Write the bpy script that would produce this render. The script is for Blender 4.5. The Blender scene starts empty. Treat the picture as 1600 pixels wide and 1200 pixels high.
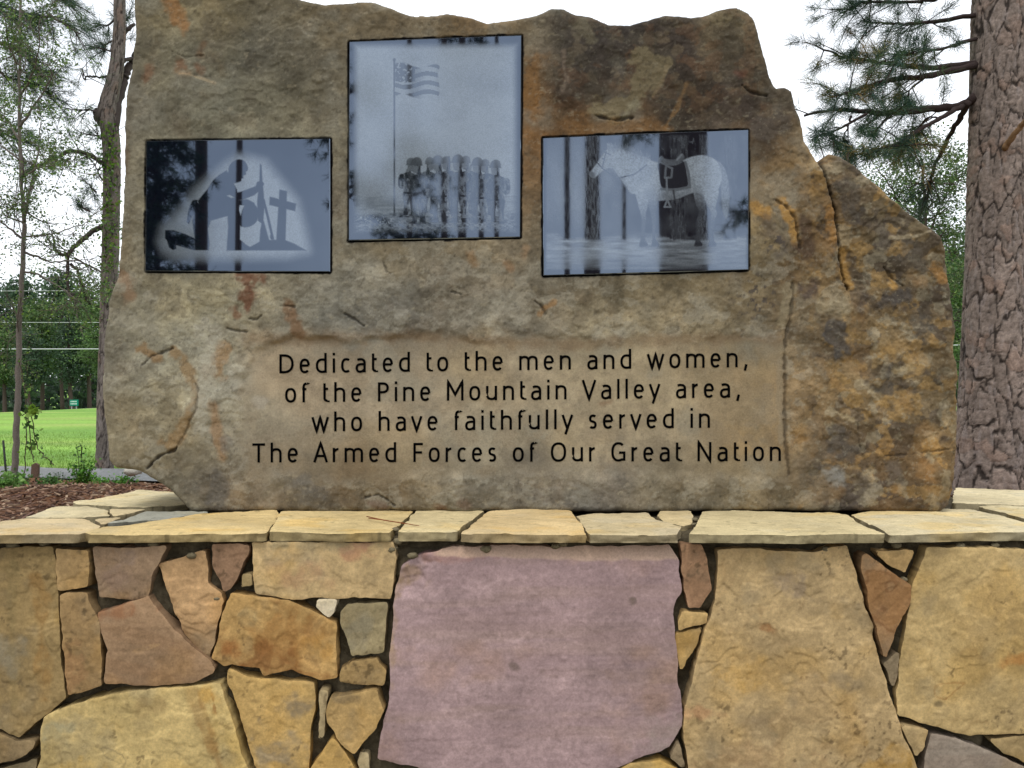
import bpy, math, random
import numpy as np
R = math.radians
S = bpy.context.scene
COL = S.collection
# ---------------------------------------------------------------- camera, sky, sun, exposure
F = 1331.0                      # focal length in photo pixels
CAMZ = 1.6
cd = bpy.data.cameras.new('camera'); cam = bpy.data.objects.new('camera', cd); COL.objects.link(cam)
cam.location = (0, 0, CAMZ); cam.rotation_euler = (R(90), 0, 0)
cd.sensor_width = 36.0; cd.lens = 36.0*F/1600.0; cd.clip_start = 0.05; cd.clip_end = 3000
S.camera = cam
SUN_EL, SUN_AZ = 64.0, 200.0    # azimuth clockwise from +Y (behind the viewer, a little to the left)
W = bpy.data.worlds.new('World'); S.world = W; W.use_nodes = True
nt = W.node_tree; nt.nodes.clear()
out = nt.nodes.new('ShaderNodeOutputWorld'); bg = nt.nodes.new('ShaderNodeBackground')
sky = nt.nodes.new('ShaderNodeTexSky'); sky.sky_type = 'NISHITA'; sky.sun_disc = False
sky.sun_elevation = R(SUN_EL); sky.sun_rotation = R(SUN_AZ); sky.air_density = 1.0; sky.dust_density = 2.0
tc = nt.nodes.new('ShaderNodeTexCoord'); cl = nt.nodes.new('ShaderNodeTexNoise')
cl.inputs['Scale'].default_value = 2.2; cl.inputs['Detail'].default_value = 5.0; cl.inputs['Roughness'].default_value = 0.55
rp = nt.nodes.new('ShaderNodeValToRGB')
rp.color_ramp.elements[0].position = 0.3; rp.color_ramp.elements[0].color = (9.6, 10.3, 11.4, 1)
rp.color_ramp.elements[1].position = 0.7; rp.color_ramp.elements[1].color = (18.0, 18.3, 18.8, 1)
mx = nt.nodes.new('ShaderNodeMix'); mx.data_type = 'RGBA'; mx.inputs[0].default_value = 0.86
nt.links.new(tc.outputs['Generated'], cl.inputs['Vector']); nt.links.new(cl.outputs['Fac'], rp.inputs['Fac'])
nt.links.new(sky.outputs['Color'], mx.inputs[6]); nt.links.new(rp.outputs['Color'], mx.inputs[7])
nt.links.new(mx.outputs[2], bg.inputs['Color']); bg.inputs['Strength'].default_value = 0.1
nt.links.new(bg.outputs[0], out.inputs['Surface'])
sl = bpy.data.lights.new('sun', 'SUN'); sl.energy = 1.3; sl.angle = R(22); sl.color = (1.0, 0.96, 0.9)
so = bpy.data.objects.new('sun', sl); COL.objects.link(so)
so.rotation_euler = (R(90-SUN_EL), 0, R(-SUN_AZ)+math.pi)
so.location = (0, 0, 30)
S.view_settings.view_transform = 'Standard'; S.view_settings.look = 'None'
S.view_settings.exposure = 0.0; S.view_settings.gamma = 1.0
S.render.engine = 'CYCLES'
try:
    S.cycles.use_denoising = True
    S.cycles.max_bounces = 6; S.cycles.transparent_max_bounces = 8
except Exception: pass

rng = np.random.default_rng(7)
random.seed(7)
# ---------------------------------------------------------------- numeric helpers
def lin(c):
    c = np.asarray(c, float)/255.0
    return np.where(c <= 0.04045, c/12.92, ((c+0.055)/1.055)**2.4)
def hsh(ix, iy, seed):
    h = (ix.astype(np.int64)*374761393 + iy.astype(np.int64)*668265263 + seed*1442695041) & 0xFFFFFFFF
    h = ((h ^ (h >> 13))*1274126177) & 0xFFFFFFFF
    h = ((h ^ (h >> 16))*2246822519) & 0xFFFFFFFF
    return ((h ^ (h >> 15)) & 0xFFFFFF)/float(0xFFFFFF)
def vnoise(x, y, seed=0):
    ix = np.floor(x); iy = np.floor(y); fx = x-ix; fy = y-iy
    ix = ix.astype(np.int64); iy = iy.astype(np.int64)
    ux = fx*fx*fx*(fx*(fx*6-15)+10); uy = fy*fy*fy*(fy*(fy*6-15)+10)
    a = hsh(ix, iy, seed); b = hsh(ix+1, iy, seed); c = hsh(ix, iy+1, seed); d = hsh(ix+1, iy+1, seed)
    return (a+(b-a)*ux)+((c+(d-c)*ux)-(a+(b-a)*ux))*uy
def fbm(x, y, o=4, seed=0, g=0.5):
    s = np.zeros_like(x, dtype=float); a = 1.0; t = 0; fx, fy = x, y
    for k in range(o):
        s = s+a*(vnoise(fx, fy, seed+k*17)*2-1); t += a; a *= g
        fx, fy = 1.6*fx-1.2*fy+13.7, 1.2*fx+1.6*fy+7.3
    return s/t*1.5
def ridged(x, y, o=4, seed=0):
    s = np.zeros_like(x, dtype=float); a = 1.0; t = 0; fx, fy = x, y
    for k in range(o):
        s = s+a*(1-np.abs(vnoise(fx, fy, seed+k*17)*2-1)); t += a; a *= 0.5
        fx, fy = 1.6*fx-1.2*fy+3.7, 1.2*fx+1.6*fy+9.3
    return s/t
def worley(x, y, seed=0, wrap=None):
    ix = np.floor(x).astype(np.int64); iy = np.floor(y).astype(np.int64)
    f1 = np.full(x.shape, 9.0); f2 = np.full(x.shape, 9.0); cid = np.zeros(x.shape)
    for dx in (-1, 0, 1):
        for dy in (-1, 0, 1):
            cx = ix+dx; cy = iy+dy
            hx = cx % wrap if wrap else cx
            px = cx+hsh(hx, cy, seed); py = cy+hsh(hx, cy, seed+5)
            d = np.hypot(px-x, py-y); i = hsh(hx, cy, seed+9)
            m = d < f1
            f2 = np.where(m, f1, np.minimum(f2, d)); cid = np.where(m, i, cid); f1 = np.where(m, d, f1)
    return f1, f2, cid
def sstep(a, b, x):
    t = np.clip((x-a)/(b-a), 0, 1); return t*t*(3-2*t)
def mixc(c, d, m):
    m = np.asarray(m)[..., None]; return c*(1-m)+np.asarray(d)*m
def seg_dist(P, poly, closed=True):
    """distance of points P (N,2) to a polyline, and the nearest point on it"""
    A = poly if closed else poly[:-1]; B = np.roll(poly, -1, 0) if closed else poly[1:]
    D = B-A; L = np.maximum((D**2).sum(1), 1e-18)
    best = np.empty(len(P)); near = np.empty((len(P), 2)); ch = max(1, 3000000//max(1, len(A)))
    for s in range(0, len(P), ch):
        p = P[s:s+ch]
        t = np.clip(((p[:, None, 0]-A[None, :, 0])*D[None, :, 0]+(p[:, None, 1]-A[None, :, 1])*D[None, :, 1])/L, 0, 1)
        qx = A[None, :, 0]+t*D[None, :, 0]; qy = A[None, :, 1]+t*D[None, :, 1]
        d = (qx-p[:, None, 0])**2+(qy-p[:, None, 1])**2
        k = d.argmin(1); r = np.arange(len(p))
        best[s:s+ch] = np.sqrt(d[r, k]); near[s:s+ch, 0] = qx[r, k]; near[s:s+ch, 1] = qy[r, k]
    return best, near
def inside(P, poly):
    x, y = P[:, 0], P[:, 1]; c = np.zeros(len(P), bool)
    n = len(poly)
    for i in range(n):
        x1, y1 = poly[i]; x2, y2 = poly[(i+1) % n]
        if y1 == y2: continue
        m = (y1 > y) != (y2 > y)
        c ^= m & (x < (x2-x1)*(y-y1)/(y2-y1)+x1)
    return c
def resample(poly, step, closed=True):
    poly = np.asarray(poly, float); o = []
    n = len(poly)
    for i in range(n if closed else n-1):
        a = poly[i]; b = poly[(i+1) % n]; k = max(1, int(np.hypot(*(b-a))/step))
        for j in range(k): o.append(a+(b-a)*j/k)
    if not closed: o.append(poly[-1])
    return np.array(o)
def roughen(poly, step, amp, freq, seed, rnd=1):
    p = resample(poly, step)
    for _ in range(rnd): p = 0.25*np.roll(p, 1, 0)+0.5*p+0.25*np.roll(p, -1, 0)
    t = np.roll(p, -1, 0)-np.roll(p, 1, 0); nrm = np.stack([t[:, 1], -t[:, 0]], 1)
    nrm /= np.maximum(np.linalg.norm(nrm, axis=1, keepdims=True), 1e-12)
    f = fbm(p[:, 0]*freq+seed*3.1, p[:, 1]*freq, 4, seed)
    return p+nrm*(f*amp)[:, None]
def px2(x, y, Y):               # photo pixel at distance Y -> X, Z
    return (np.asarray(x, float)-800)*Y/F, CAMZ-(np.asarray(y, float)-600)*Y/F
def P3(x, y, Y): return np.array([(x-800)*Y/F, Y, CAMZ-(y-600)*Y/F])
# ---------------------------------------------------------------- mesh and object helpers
def mesh(name, V, Fs, mat, parent=None, col=None, smooth=True, loc=None):
    """V (n,3); Fs list of int arrays (m,k); col (n,3) linear vertex colours"""
    if isinstance(Fs, np.ndarray): Fs = [Fs]
    Fs = [np.asarray(f, dtype=np.int32) for f in Fs if len(f)]
    V = np.asarray(V, dtype=np.float32)
    if loc is not None: V = V-np.asarray(loc, dtype=np.float32)
    me = bpy.data.meshes.new(name)
    me.vertices.add(len(V)); me.vertices.foreach_set('co', V.ravel())
    li = np.concatenate([f.ravel() for f in Fs]); tot = np.concatenate([np.full(len(f), f.shape[1], np.int32) for f in Fs])
    st = np.concatenate([[0], np.cumsum(tot)[:-1]]).astype(np.int32)
    me.loops.add(len(li)); me.loops.foreach_set('vertex_index', li.astype(np.int32))
    me.polygons.add(len(tot)); me.polygons.foreach_set('loop_start', st)
    me.polygons.foreach_set('use_smooth', np.full(len(tot), smooth))
    me.update(calc_edges=True); me.validate()
    if col is not None:
        at = me.attributes.new('Col', 'FLOAT_COLOR', 'POINT')
        c4 = np.ones((len(V), 4), np.float32); c4[:, :3] = col
        at.data.foreach_set('color', c4.ravel())
    me.materials.append(mat)
    o = bpy.data.objects.new(name, me); COL.objects.link(o)
    if loc is not None: o.location = [float(v) for v in loc]
    if parent is not None:
        o.parent = parent
        if loc is None: o.location = [-v for v in parent.location]
        else: o.location = [float(a)-b for a, b in zip(loc, parent.location)]
    return o
def tag(o, label=None, cat=None, group=None, kind=None):
    if label: o['label'] = label
    if cat: o['category'] = cat
    if group: o['group'] = group
    if kind: o['kind'] = kind
    return o
def empty(name, loc, label, cat, group=None):
    o = bpy.data.objects.new(name, None); COL.objects.link(o); o.location = [float(v) for v in loc]; o.empty_display_size = 0.1
    return tag(o, label, cat, group)
class MB:
    """collects tubes, leaves, needles with colours; build() links ONE mesh"""
    def __init__(s): s.V = []; s.C = []; s.T = []; s.Q = []; s.n = 0
    def add(s, V, C, T=None, Q=None):
        V = np.asarray(V, float); C = np.broadcast_to(np.asarray(C, float), (len(V), 3))
        s.V.append(V); s.C.append(C)
        if T is not None and len(T): s.T.append(np.asarray(T)+s.n)
        if Q is not None and len(Q): s.Q.append(np.asarray(Q)+s.n)
        s.n += len(V)
    def tube(s, pts, rad, col, sides=6, jit=0.0, cap=True):
        pts = np.asarray(pts, float); n = len(pts)
        rad = np.broadcast_to(np.asarray(rad, float), (n,))
        d = np.gradient(pts, axis=0) if n > 2 else np.repeat((pts[1]-pts[0])[None], n, 0)
        d /= np.maximum(np.linalg.norm(d, axis=1, keepdims=True), 1e-9)
        ref = np.where(np.abs(d[:, 2:3]) > 0.9, np.array([[1.0, 0, 0]]), np.array([[0, 0, 1.0]]))
        a = np.cross(d, ref); a /= np.linalg.norm(a, axis=1, keepdims=True); b = np.cross(d, a)
        th = np.linspace(0, 2*np.pi, sides, endpoint=False)
        rr = rad[:, None]*(1+jit*(rng.random((n, sides))-0.5))
        V = pts[:, None]+rr[..., None]*(np.cos(th)[None, :, None]*a[:, None]+np.sin(th)[None, :, None]*b[:, None])
        i = np.arange(n-1)[:, None]*sides; j = np.arange(sides)[None]; k = (j+1) % sides
        Q = np.stack([i+j, i+k, i+sides+k, i+sides+j], -1).reshape(-1, 4)
        s.add(V.reshape(-1, 3), col, Q=Q)
        if cap:
            c0 = s.n; s.add([pts[0], pts[-1]], col)
            base = c0-n*sides
            T = [[c0, base+(q+1) % sides, base+q] for q in range(sides)]+[[c0+1, base+(n-1)*sides+q, base+(n-1)*sides+(q+1) % sides] for q in range(sides)]
            s.T.append(np.array(T))
    def needles(s, B, D, L, w, col):
        B = np.asarray(B); D = D/np.maximum(np.linalg.norm(D, axis=1, keepdims=True), 1e-9)
        sd = np.cross(D, rng.normal(size=D.shape)); sd /= np.maximum(np.linalg.norm(sd, axis=1, keepdims=True), 1e-9)
        L = np.broadcast_to(L, (len(B),))[:, None]; w = np.broadcast_to(w, (len(B),))[:, None]
        V = np.stack([B-sd*w*.5, B+sd*w*.5, B+D*L+sd*w*.15, B+D*L-sd*w*.15], 1).reshape(-1, 3)
        s.add(V, np.repeat(np.broadcast_to(col, B.shape), 4, 0), Q=np.arange(len(V)).reshape(-1, 4))
    def leaves(s, B, size, col, flat=0.0, asp=0.55):
        B = np.asarray(B, float); n = len(B)
        D = rng.normal(size=(n, 3)); D[:, 2] *= (1-flat*.7); D /= np.linalg.norm(D, axis=1, keepdims=True)
        N = rng.normal(size=(n, 3)); N[:, 2] += flat*2.5
        sd = np.cross(D, N); sd /= np.maximum(np.linalg.norm(sd, axis=1, keepdims=True), 1e-9)
        size = np.broadcast_to(size, (n,))[:, None]
        V = np.stack([B-D*size*.5, B+sd*size*asp*.5, B+D*size*.5, B-sd*size*asp*.5], 1).reshape(-1, 3)
        s.add(V, np.repeat(np.broadcast_to(col, B.shape), 4, 0), Q=np.arange(len(V)).reshape(-1, 4))
    def box(s, c, size, col, rot=None):
        sx, sy, sz = np.asarray(size)/2
        V = np.array([[x, y, z] for x in (-sx, sx) for y in (-sy, sy) for z in (-sz, sz)])
        if rot is not None: V = V@np.asarray(rot).T
        s.add(V+np.asarray(c), col, Q=[[0, 1, 3, 2], [4, 6, 7, 5], [0, 4, 5, 1], [2, 3, 7, 6], [0, 2, 6, 4], [1, 5, 7, 3]])
    def build(s, name, mat, parent=None, smooth=True, loc=None):
        return mesh(name, np.concatenate(s.V), ([np.concatenate(s.T)] if s.T else [])+([np.concatenate(s.Q)] if s.Q else []),
                    mat, parent, np.concatenate(s.C), smooth, loc)
# ---------------------------------------------------------------- materials
def new_mat(name):
    m = bpy.data.materials.new(name); m.use_nodes = True
    t = m.node_tree; p = t.nodes['Principled BSDF']; return m, t, p
def N(t, kind, **k):
    n = t.nodes.new(kind)
    for a, v in k.items():
        if hasattr(n, a): setattr(n, a, v)
        else: n.inputs[a.replace('_', ' ')].default_value = v
    return n
def attr_mat(name, rough=0.85, grain=0.25, gscale=120.0, bump=0.3, bdist=0.002, bscale=90.0, spec=0.3, stretch=None, trans=0.0, fine=0.0):
    """vertex colour 'Col' times a fine procedural grain, with a fine bump"""
    m, t, p = new_mat(name)
    a = N(t, 'ShaderNodeAttribute', attribute_name='Col'); tc = N(t, 'ShaderNodeTexCoord')
    mp = N(t, 'ShaderNodeMapping')
    if stretch: mp.inputs['Scale'].default_value = stretch
    t.links.new(tc.outputs['Object'], mp.inputs['Vector'])
    n1 = N(t, 'ShaderNodeTexNoise', Scale=gscale, Detail=6.0, Roughness=0.65); t.links.new(mp.outputs[0], n1.inputs['Vector'])
    mr = N(t, 'ShaderNodeMapRange'); mr.inputs['From Min'].default_value = 0.3; mr.inputs['From Max'].default_value = 0.7
    mr.inputs['To Min'].default_value = 1-grain; mr.inputs['To Max'].default_value = 1+grain
    t.links.new(n1.outputs['Fac'], mr.inputs['Value'])
    vm = N(t, 'ShaderNodeVectorMath', operation='SCALE')
    t.links.new(a.outputs['Color'], vm.inputs[0]); t.links.new(mr.outputs[0], vm.inputs['Scale'])
    t.links.new(vm.outputs[0], p.inputs['Base Color'])
    if bump:
        n2 = N(t, 'ShaderNodeTexNoise', Scale=bscale, Detail=7.0, Roughness=0.7); t.links.new(mp.outputs[0], n2.inputs['Vector'])
        b = N(t, 'ShaderNodeBump', Strength=bump, Distance=bdist); t.links.new(n2.outputs['Fac'], b.inputs['Height'])
        t.links.new(b.outputs[0], p.inputs['Normal'])
    p.inputs['Roughness'].default_value = rough; p.inputs['Specular IOR Level'].default_value = spec
    if trans:
        tr = N(t, 'ShaderNodeBsdfTranslucent'); ms = N(t, 'ShaderNodeMixShader'); ms.inputs[0].default_value = trans
        t.links.new(vm.outputs[0], tr.inputs['Color'])
        t.links.new(p.outputs[0], ms.inputs[1]); t.links.new(tr.outputs[0], ms.inputs[2])
        t.links.new(ms.outputs[0], t.nodes['Material Output'].inputs['Surface'])
    return m
def plain(name, c, rough=0.6, metal=0.0, spec=0.4):
    m, t, p = new_mat(name); n = N(t, 'ShaderNodeTexNoise', Scale=40.0, Detail=4.0)
    tcn = N(t, 'ShaderNodeTexCoord'); t.links.new(tcn.outputs['Object'], n.inputs['Vector'])
    r = N(t, 'ShaderNodeValToRGB'); cc = lin(c)
    r.color_ramp.elements[0].color = (*(cc*0.85), 1); r.color_ramp.elements[1].color = (*(cc*1.15), 1)
    t.links.new(n.outputs['Fac'], r.inputs['Fac']); t.links.new(r.outputs['Color'], p.inputs['Base Color'])
    p.inputs['Roughness'].default_value = rough; p.inputs['Metallic'].default_value = metal; p.inputs['Specular IOR Level'].default_value = spec
    return m
M_boulder = attr_mat('boulder_stone', 0.85, 0.16, 190.0, 0.6, 0.0022, 110.0, 0.2)
M_stone = attr_mat('wall_sandstone', 0.9, 0.16, 170.0, 0.5, 0.002, 100.0, 0.15)
M_mortar = attr_mat('mortar', 0.95, 0.3, 90.0, 0.9, 0.008, 45.0, 0.1)
M_ground = attr_mat('ground_cover', 0.95, 0.35, 14.0, 0.6, 0.03, 25.0, 0.1)
M_grass = attr_mat('grass', 0.9, 0.2, 9.0, 0.0)
M_gravel = attr_mat('gravel', 0.95, 0.3, 40.0, 0.6, 0.01, 60.0, 0.1)
M_bark = attr_mat('pine_bark', 0.92, 0.25, 110.0, 0.6, 0.003, 80.0, 0.15)
M_leaf = attr_mat('leaf', 0.55, 0.15, 6.0, 0.0, spec=0.35, trans=0.35)
M_needle = attr_mat('pine_needle_green', 0.5, 0.15, 6.0, 0.0, spec=0.35, trans=0.15)
M_chip = attr_mat('bark_chip', 0.95, 0.3, 60.0, 0.3)
M_ink = plain('engraved_black_paint', (7, 6, 6), 0.95, 0.0, 0.03)
# polished black granite whose laser etched parts are pale and matt
M_panel, t, p = new_mat('etched_black_granite')
a = N(t, 'ShaderNodeAttribute', attribute_name='Col')
sp = N(t, 'ShaderNodeSeparateColor'); t.links.new(a.outputs['Color'], sp.inputs[0])
tc = N(t, 'ShaderNodeTexCoord'); nz = N(t, 'ShaderNodeTexNoise', Scale=420.0, Detail=3.0)
t.links.new(tc.outputs['Object'], nz.inputs['Vector'])
mr = N(t, 'ShaderNodeMapRange'); mr.inputs['From Min'].default_value = 0.3; mr.inputs['From Max'].default_value = 0.7; mr.inputs['To Min'].default_value = 0.75; mr.inputs['To Max'].default_value = 1.15
t.links.new(nz.outputs['Fac'], mr.inputs['Value'])
mu = N(t, 'ShaderNodeMath', operation='MULTIPLY'); t.links.new(sp.outputs[0], mu.inputs[0]); t.links.new(mr.outputs[0], mu.inputs[1])
r = N(t, 'ShaderNodeValToRGB'); r.color_ramp.elements[0].color = (0.004, 0.005, 0.010, 1); r.color_ramp.elements[1].color = (0.27, 0.31, 0.345, 1)
t.links.new(mu.outputs[0], r.inputs['Fac']); t.links.new(r.outputs['Color'], p.inputs['Base Color'])
r2 = N(t, 'ShaderNodeMapRange'); r2.inputs['To Min'].default_value = 0.022; r2.inputs['To Max'].default_value = 0.11
t.links.new(sp.outputs[0], r2.inputs['Value']); t.links.new(r2.outputs[0], p.inputs['Roughness'])
p.inputs['IOR'].default_value = 2.35; p.inputs['Specular IOR Level'].default_value = 0.5
p.inputs['Specular Tint'].default_value = (0.66, 0.82, 1.08, 1)

# ---------------------------------------------------------------- slabs of stone
def slab(name, poly, axis, at, step, thick, edge, height, color, mat, parent=None, rough=None, seed=0, rings=2, loc=None, rim=0.0, rimcol=0.85, back=False, rnd=0, crisp=False):
    """A stone from an outline (n,2) in metres. axis 'front': u=X, v=Z, facing -Y at Y=at; 'up': u=X, v=Y, facing +Z at Z=at."""
    amp, freq = rough or (0.0, 1.0)
    poly = np.asarray(poly, float)
    ar = (poly[:, 0]*np.roll(poly[:, 1], -1)-np.roll(poly[:, 0], -1)*poly[:, 1]).sum()
    if ar < 0: poly = poly[::-1]
    poly = roughen(poly, step*1.3, amp, freq, seed, rnd)
    lo = poly.min(0)-step; hi = poly.max(0)+step
    nu = int((hi[0]-lo[0])/step)+2; nv = int((hi[1]-lo[1])/step)+2
    U, Vv = np.meshgrid(lo[0]+np.arange(nu)*step, lo[1]+np.arange(nv)*step)
    P = np.stack([U.ravel(), Vv.ravel()], 1)
    ins = inside(P, poly)
    d = np.zeros(len(P)); near = P.copy()
    d[ins], near[ins] = seg_dist(P[ins], poly)
    keep = (ins & (d > 0.3*step)).reshape(nv, nu)
    cell = keep[:-1, :-1] & keep[1:, :-1] & keep[:-1, 1:] & keep[1:, 1:]
    J, I = np.nonzero(cell); b = J*nu+I
    Q = np.stack([b, b+1, b+nu+1, b+nu], 1)
    used = np.unique(Q); mp = np.full(len(P), -1); mp[used] = np.arange(len(used))
    Q = mp[Q]; P = P[used]; d = d[used]; near = near[used]
    E = np.concatenate([Q[:, [0, 1]], Q[:, [1, 2]], Q[:, [2, 3]], Q[:, [3, 0]]]); n = len(P)
    key = E[:, 0].astype(np.int64)*n+E[:, 1]; rev = E[:, 1].astype(np.int64)*n+E[:, 0]
    bd = E[~np.isin(key, rev)]
    bv = np.unique(bd)
    P[bv] = near[bv]; d[bv] = 0
    q = np.clip(d/edge, 0, 1); h = height(P[:, 0], P[:, 1], d)-edge*(1-np.sqrt(np.maximum(0, 1-(1-q)**2)))
    C = color(P[:, 0], P[:, 1], d)
    hb = h[bv]; ub = P[bv]; cb = C[bv]
    PP = [P]; HH = [h]; CC = [C]; Fq = [Q]
    idx = np.full(n, -1); idx[bv] = np.arange(len(bv)); prev = None; tot = n
    for k in range(0 if crisp else 1, rings+1):
        f = k/rings
        dep = hb*(1-f)-thick*f
        off = fbm(ub[:, 0]*(30 if crisp else 9)+k*3.3, ub[:, 1]*(30 if crisp else 9)+k*1.7, 3, seed+k)[:, None]*rim*(k > 0)
        cen = ub.mean(0); dirv = ub-cen; dirv /= np.maximum(np.linalg.norm(dirv, axis=1, keepdims=True), 1e-9)
        PP.append(ub+dirv*off); HH.append(dep)
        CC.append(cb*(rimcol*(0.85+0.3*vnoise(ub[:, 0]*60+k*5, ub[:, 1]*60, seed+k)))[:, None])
        a0 = bd[:, 0] if (k == 1 and not crisp) else tot-len(bv)+idx[bd[:, 0]]
        b0 = bd[:, 1] if (k == 1 and not crisp) else tot-len(bv)+idx[bd[:, 1]]
        a1 = tot+idx[bd[:, 0]]; b1 = tot+idx[bd[:, 1]]
        if k > 0: Fq.append(np.stack([b0, a0, a1, b1], 1))
        tot += len(bv)
    T = np.zeros((0, 3), int)
    if back:
        PP.append(ub.mean(0)[None]); HH.append(np.array([-thick])); CC.append(cb[:1])
        T = np.stack([tot-len(bv)+idx[bd[:, 1]], tot-len(bv)+idx[bd[:, 0]], np.full(len(bd), tot)], 1)
    P = np.concatenate(PP); h = np.concatenate(HH); C = np.concatenate(CC); Q = np.concatenate(Fq)
    if axis == 'front': V = np.stack([P[:, 0], at-h, P[:, 1]], 1)
    else: V = np.stack([P[:, 0], P[:, 1], at+h], 1)
    return mesh(name, V, [Q, T] if len(T) else Q, mat, parent, C, True, loc)
# ---------------------------------------------------------------- the boulder
BY = 2.70                       # distance of its face
def toP(u, v): return u*F/BY+800, 600-(v-CAMZ)*F/BY
def polym(pts, Y): x, y = px2([p[0] for p in pts], [p[1] for p in pts], Y); return np.stack([x, y], 1)
BOULDER = [(212, -75), (206, 0), (207, 60), (203, 115), (194, 150), (191, 220), (193, 300), (187, 360), (181, 430), (167, 470), (162, 520), (157, 570), (157, 620), (161, 680), (168, 720),
           (178, 732), (214, 737), (235, 748), (262, 766), (288, 795), (296, 801), (500, 801), (800, 801), (1100, 800), (1300, 799), (1470, 799), (1484, 790), (1492, 765), (1496, 720), (1501, 660), (1501, 600), (1498, 540), (1499, 470), (1494, 420),
           (1488, 385), (1480, 364), (1466, 352), (1440, 336), (1404, 308), (1375, 282), (1340, 252), (1318, 240), (1302, 236), (1292, 244), (1287, 258), (1278, 242), (1262, 216), (1254, 180), (1246, 160), (1240, 140), (1229, 133), (1216, 135),
           (1206, 118), (1196, 84), (1188, 56), (1182, 32), (1172, 18), (1150, 12), (1120, 14), (1100, 22), (1080, 26), (1062, 22), (1040, 22), (1010, 30), (985, 36), (950, 34), (925, 26), (900, 22), (882, 13), (862, 13), (842, 21), (820, 26), (790, 30), (760, 33), (735, 25), (700, 20), (670, 24), (640, 22), (610, 10), (585, 3),
           (558, 1), (530, 4), (505, 6), (484, 1), (440, -14), (380, -40), (300, -62)]
CM = [  # x, y, sRGB as the photograph shows the stone
(200,20,108,98,70),(270,30,112,97,62),(350,10,106,94,64),(450,20,93,83,60),(550,20,112,98,70),(640,40,116,102,76),(750,45,106,88,60),(850,40,108,98,76),(950,60,95,82,66),(1050,40,92,78,60),(1130,30,124,110,80),(1180,50,112,98,70),
(200,100,106,94,68),(270,100,118,106,74),(350,110,106,97,72),(420,80,88,80,62),(500,110,106,94,68),(830,100,104,80,44),(880,100,84,74,62),(920,110,92,78,56),(1060,90,82,68,55),(1140,100,88,74,58),(1200,110,96,80,58),
(200,190,98,86,66),(260,190,122,112,84),(340,180,114,106,80),(420,170,116,106,78),(500,200,114,102,74),(530,150,104,90,64),(830,190,116,82,40),(890,180,100,76,46),(950,200,118,86,46),(1050,180,92,76,52),(1120,170,92,76,54),(1180,180,88,74,58),(1230,160,104,92,68),(1220,210,84,74,64),(1270,230,116,98,62),
(200,300,108,96,68),(220,270,122,110,82),(530,300,104,90,66),(830,300,104,84,56),(1195,270,112,88,52),(1240,270,122,98,58),(1270,300,128,98,52),(1340,290,88,78,62),(1330,330,92,80,62),(1400,340,102,88,62),(1300,350,126,94,46),
(175,420,120,104,74),(230,440,132,122,94),(330,450,132,124,98),(430,440,132,120,92),(520,400,120,108,82),(600,395,122,110,84),(700,400,116,106,84),(780,400,118,106,82),(830,420,116,102,78),(900,440,128,114,86),(1000,450,128,114,84),(1080,440,126,110,78),(1130,450,122,104,70),(1190,380,134,120,86),(1200,350,140,112,60),(1250,420,86,66,42),(1262,370,80,62,44),(1300,420,120,92,44),(1340,390,106,88,52),(1400,400,88,74,52),(1450,400,94,82,60),(1480,430,118,92,50),(1430,360,108,94,64),
(175,500,120,110,84),(250,510,136,128,104),(330,500,140,132,108),(430,490,136,128,106),(540,460,118,112,96),(620,470,112,108,96),(720,470,116,106,88),(800,480,112,108,94),(880,490,122,112,90),(960,490,124,114,88),(1050,490,130,118,90),(1120,490,134,122,94),(1210,480,130,118,90),(1245,480,104,80,48),(1300,480,130,112,76),(1350,480,116,92,54),(1400,500,108,88,54),(1450,510,84,74,60),(1490,500,92,82,66),
(175,600,114,102,78),(230,590,130,122,98),(260,640,132,124,100),(330,590,146,140,120),(420,580,142,120,86),(520,600,138,120,90),(620,600,132,114,84),(720,600,132,116,86),(820,600,134,116,84),(920,600,134,116,82),(1020,600,130,112,78),(1120,580,126,106,70),(1190,590,128,106,70),(1260,590,132,108,70),(1320,560,112,90,58),(1370,560,126,106,66),(1440,550,122,96,50),(1480,580,112,98,70),(1420,600,96,82,60),(1330,600,128,104,64),
(175,690,112,100,74),(220,690,122,108,76),(290,690,126,106,68),(330,670,138,130,108),(400,670,126,114,88),(500,680,130,116,90),(620,680,124,110,84),(740,680,124,112,86),(860,680,126,112,84),(980,680,126,110,80),(1100,680,128,108,74),(1190,680,126,104,66),(1260,690,124,100,64),(1310,690,80,70,56),(1370,680,112,92,60),(1440,680,108,90,58),(1480,690,104,88,60),(1350,720,96,74,44),(1440,720,104,78,42),
(230,745,118,106,80),(290,770,114,108,88),(340,760,86,82,74),(400,760,128,110,82),(470,770,94,90,80),(440,740,110,98,76),(540,770,120,104,80),(600,770,96,90,76),(680,770,122,110,86),(760,775,114,106,88),(860,780,104,98,86),(960,780,104,96,82),(1060,770,112,102,80),(1160,780,116,102,74),(1240,780,112,100,76),(1300,780,104,96,82),(1320,785,72,60,50),(1390,770,96,74,44),(1460,780,92,76,54),(1490,740,98,84,60)]
CM = np.array(CM, float)
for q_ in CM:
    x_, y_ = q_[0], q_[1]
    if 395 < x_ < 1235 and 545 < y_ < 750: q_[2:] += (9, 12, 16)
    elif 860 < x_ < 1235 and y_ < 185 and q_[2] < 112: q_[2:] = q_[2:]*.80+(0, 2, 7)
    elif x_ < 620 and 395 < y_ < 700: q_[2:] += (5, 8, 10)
    elif y_ < 330 and x_ < 540: q_[2:] += (0, 4, 9)
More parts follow.
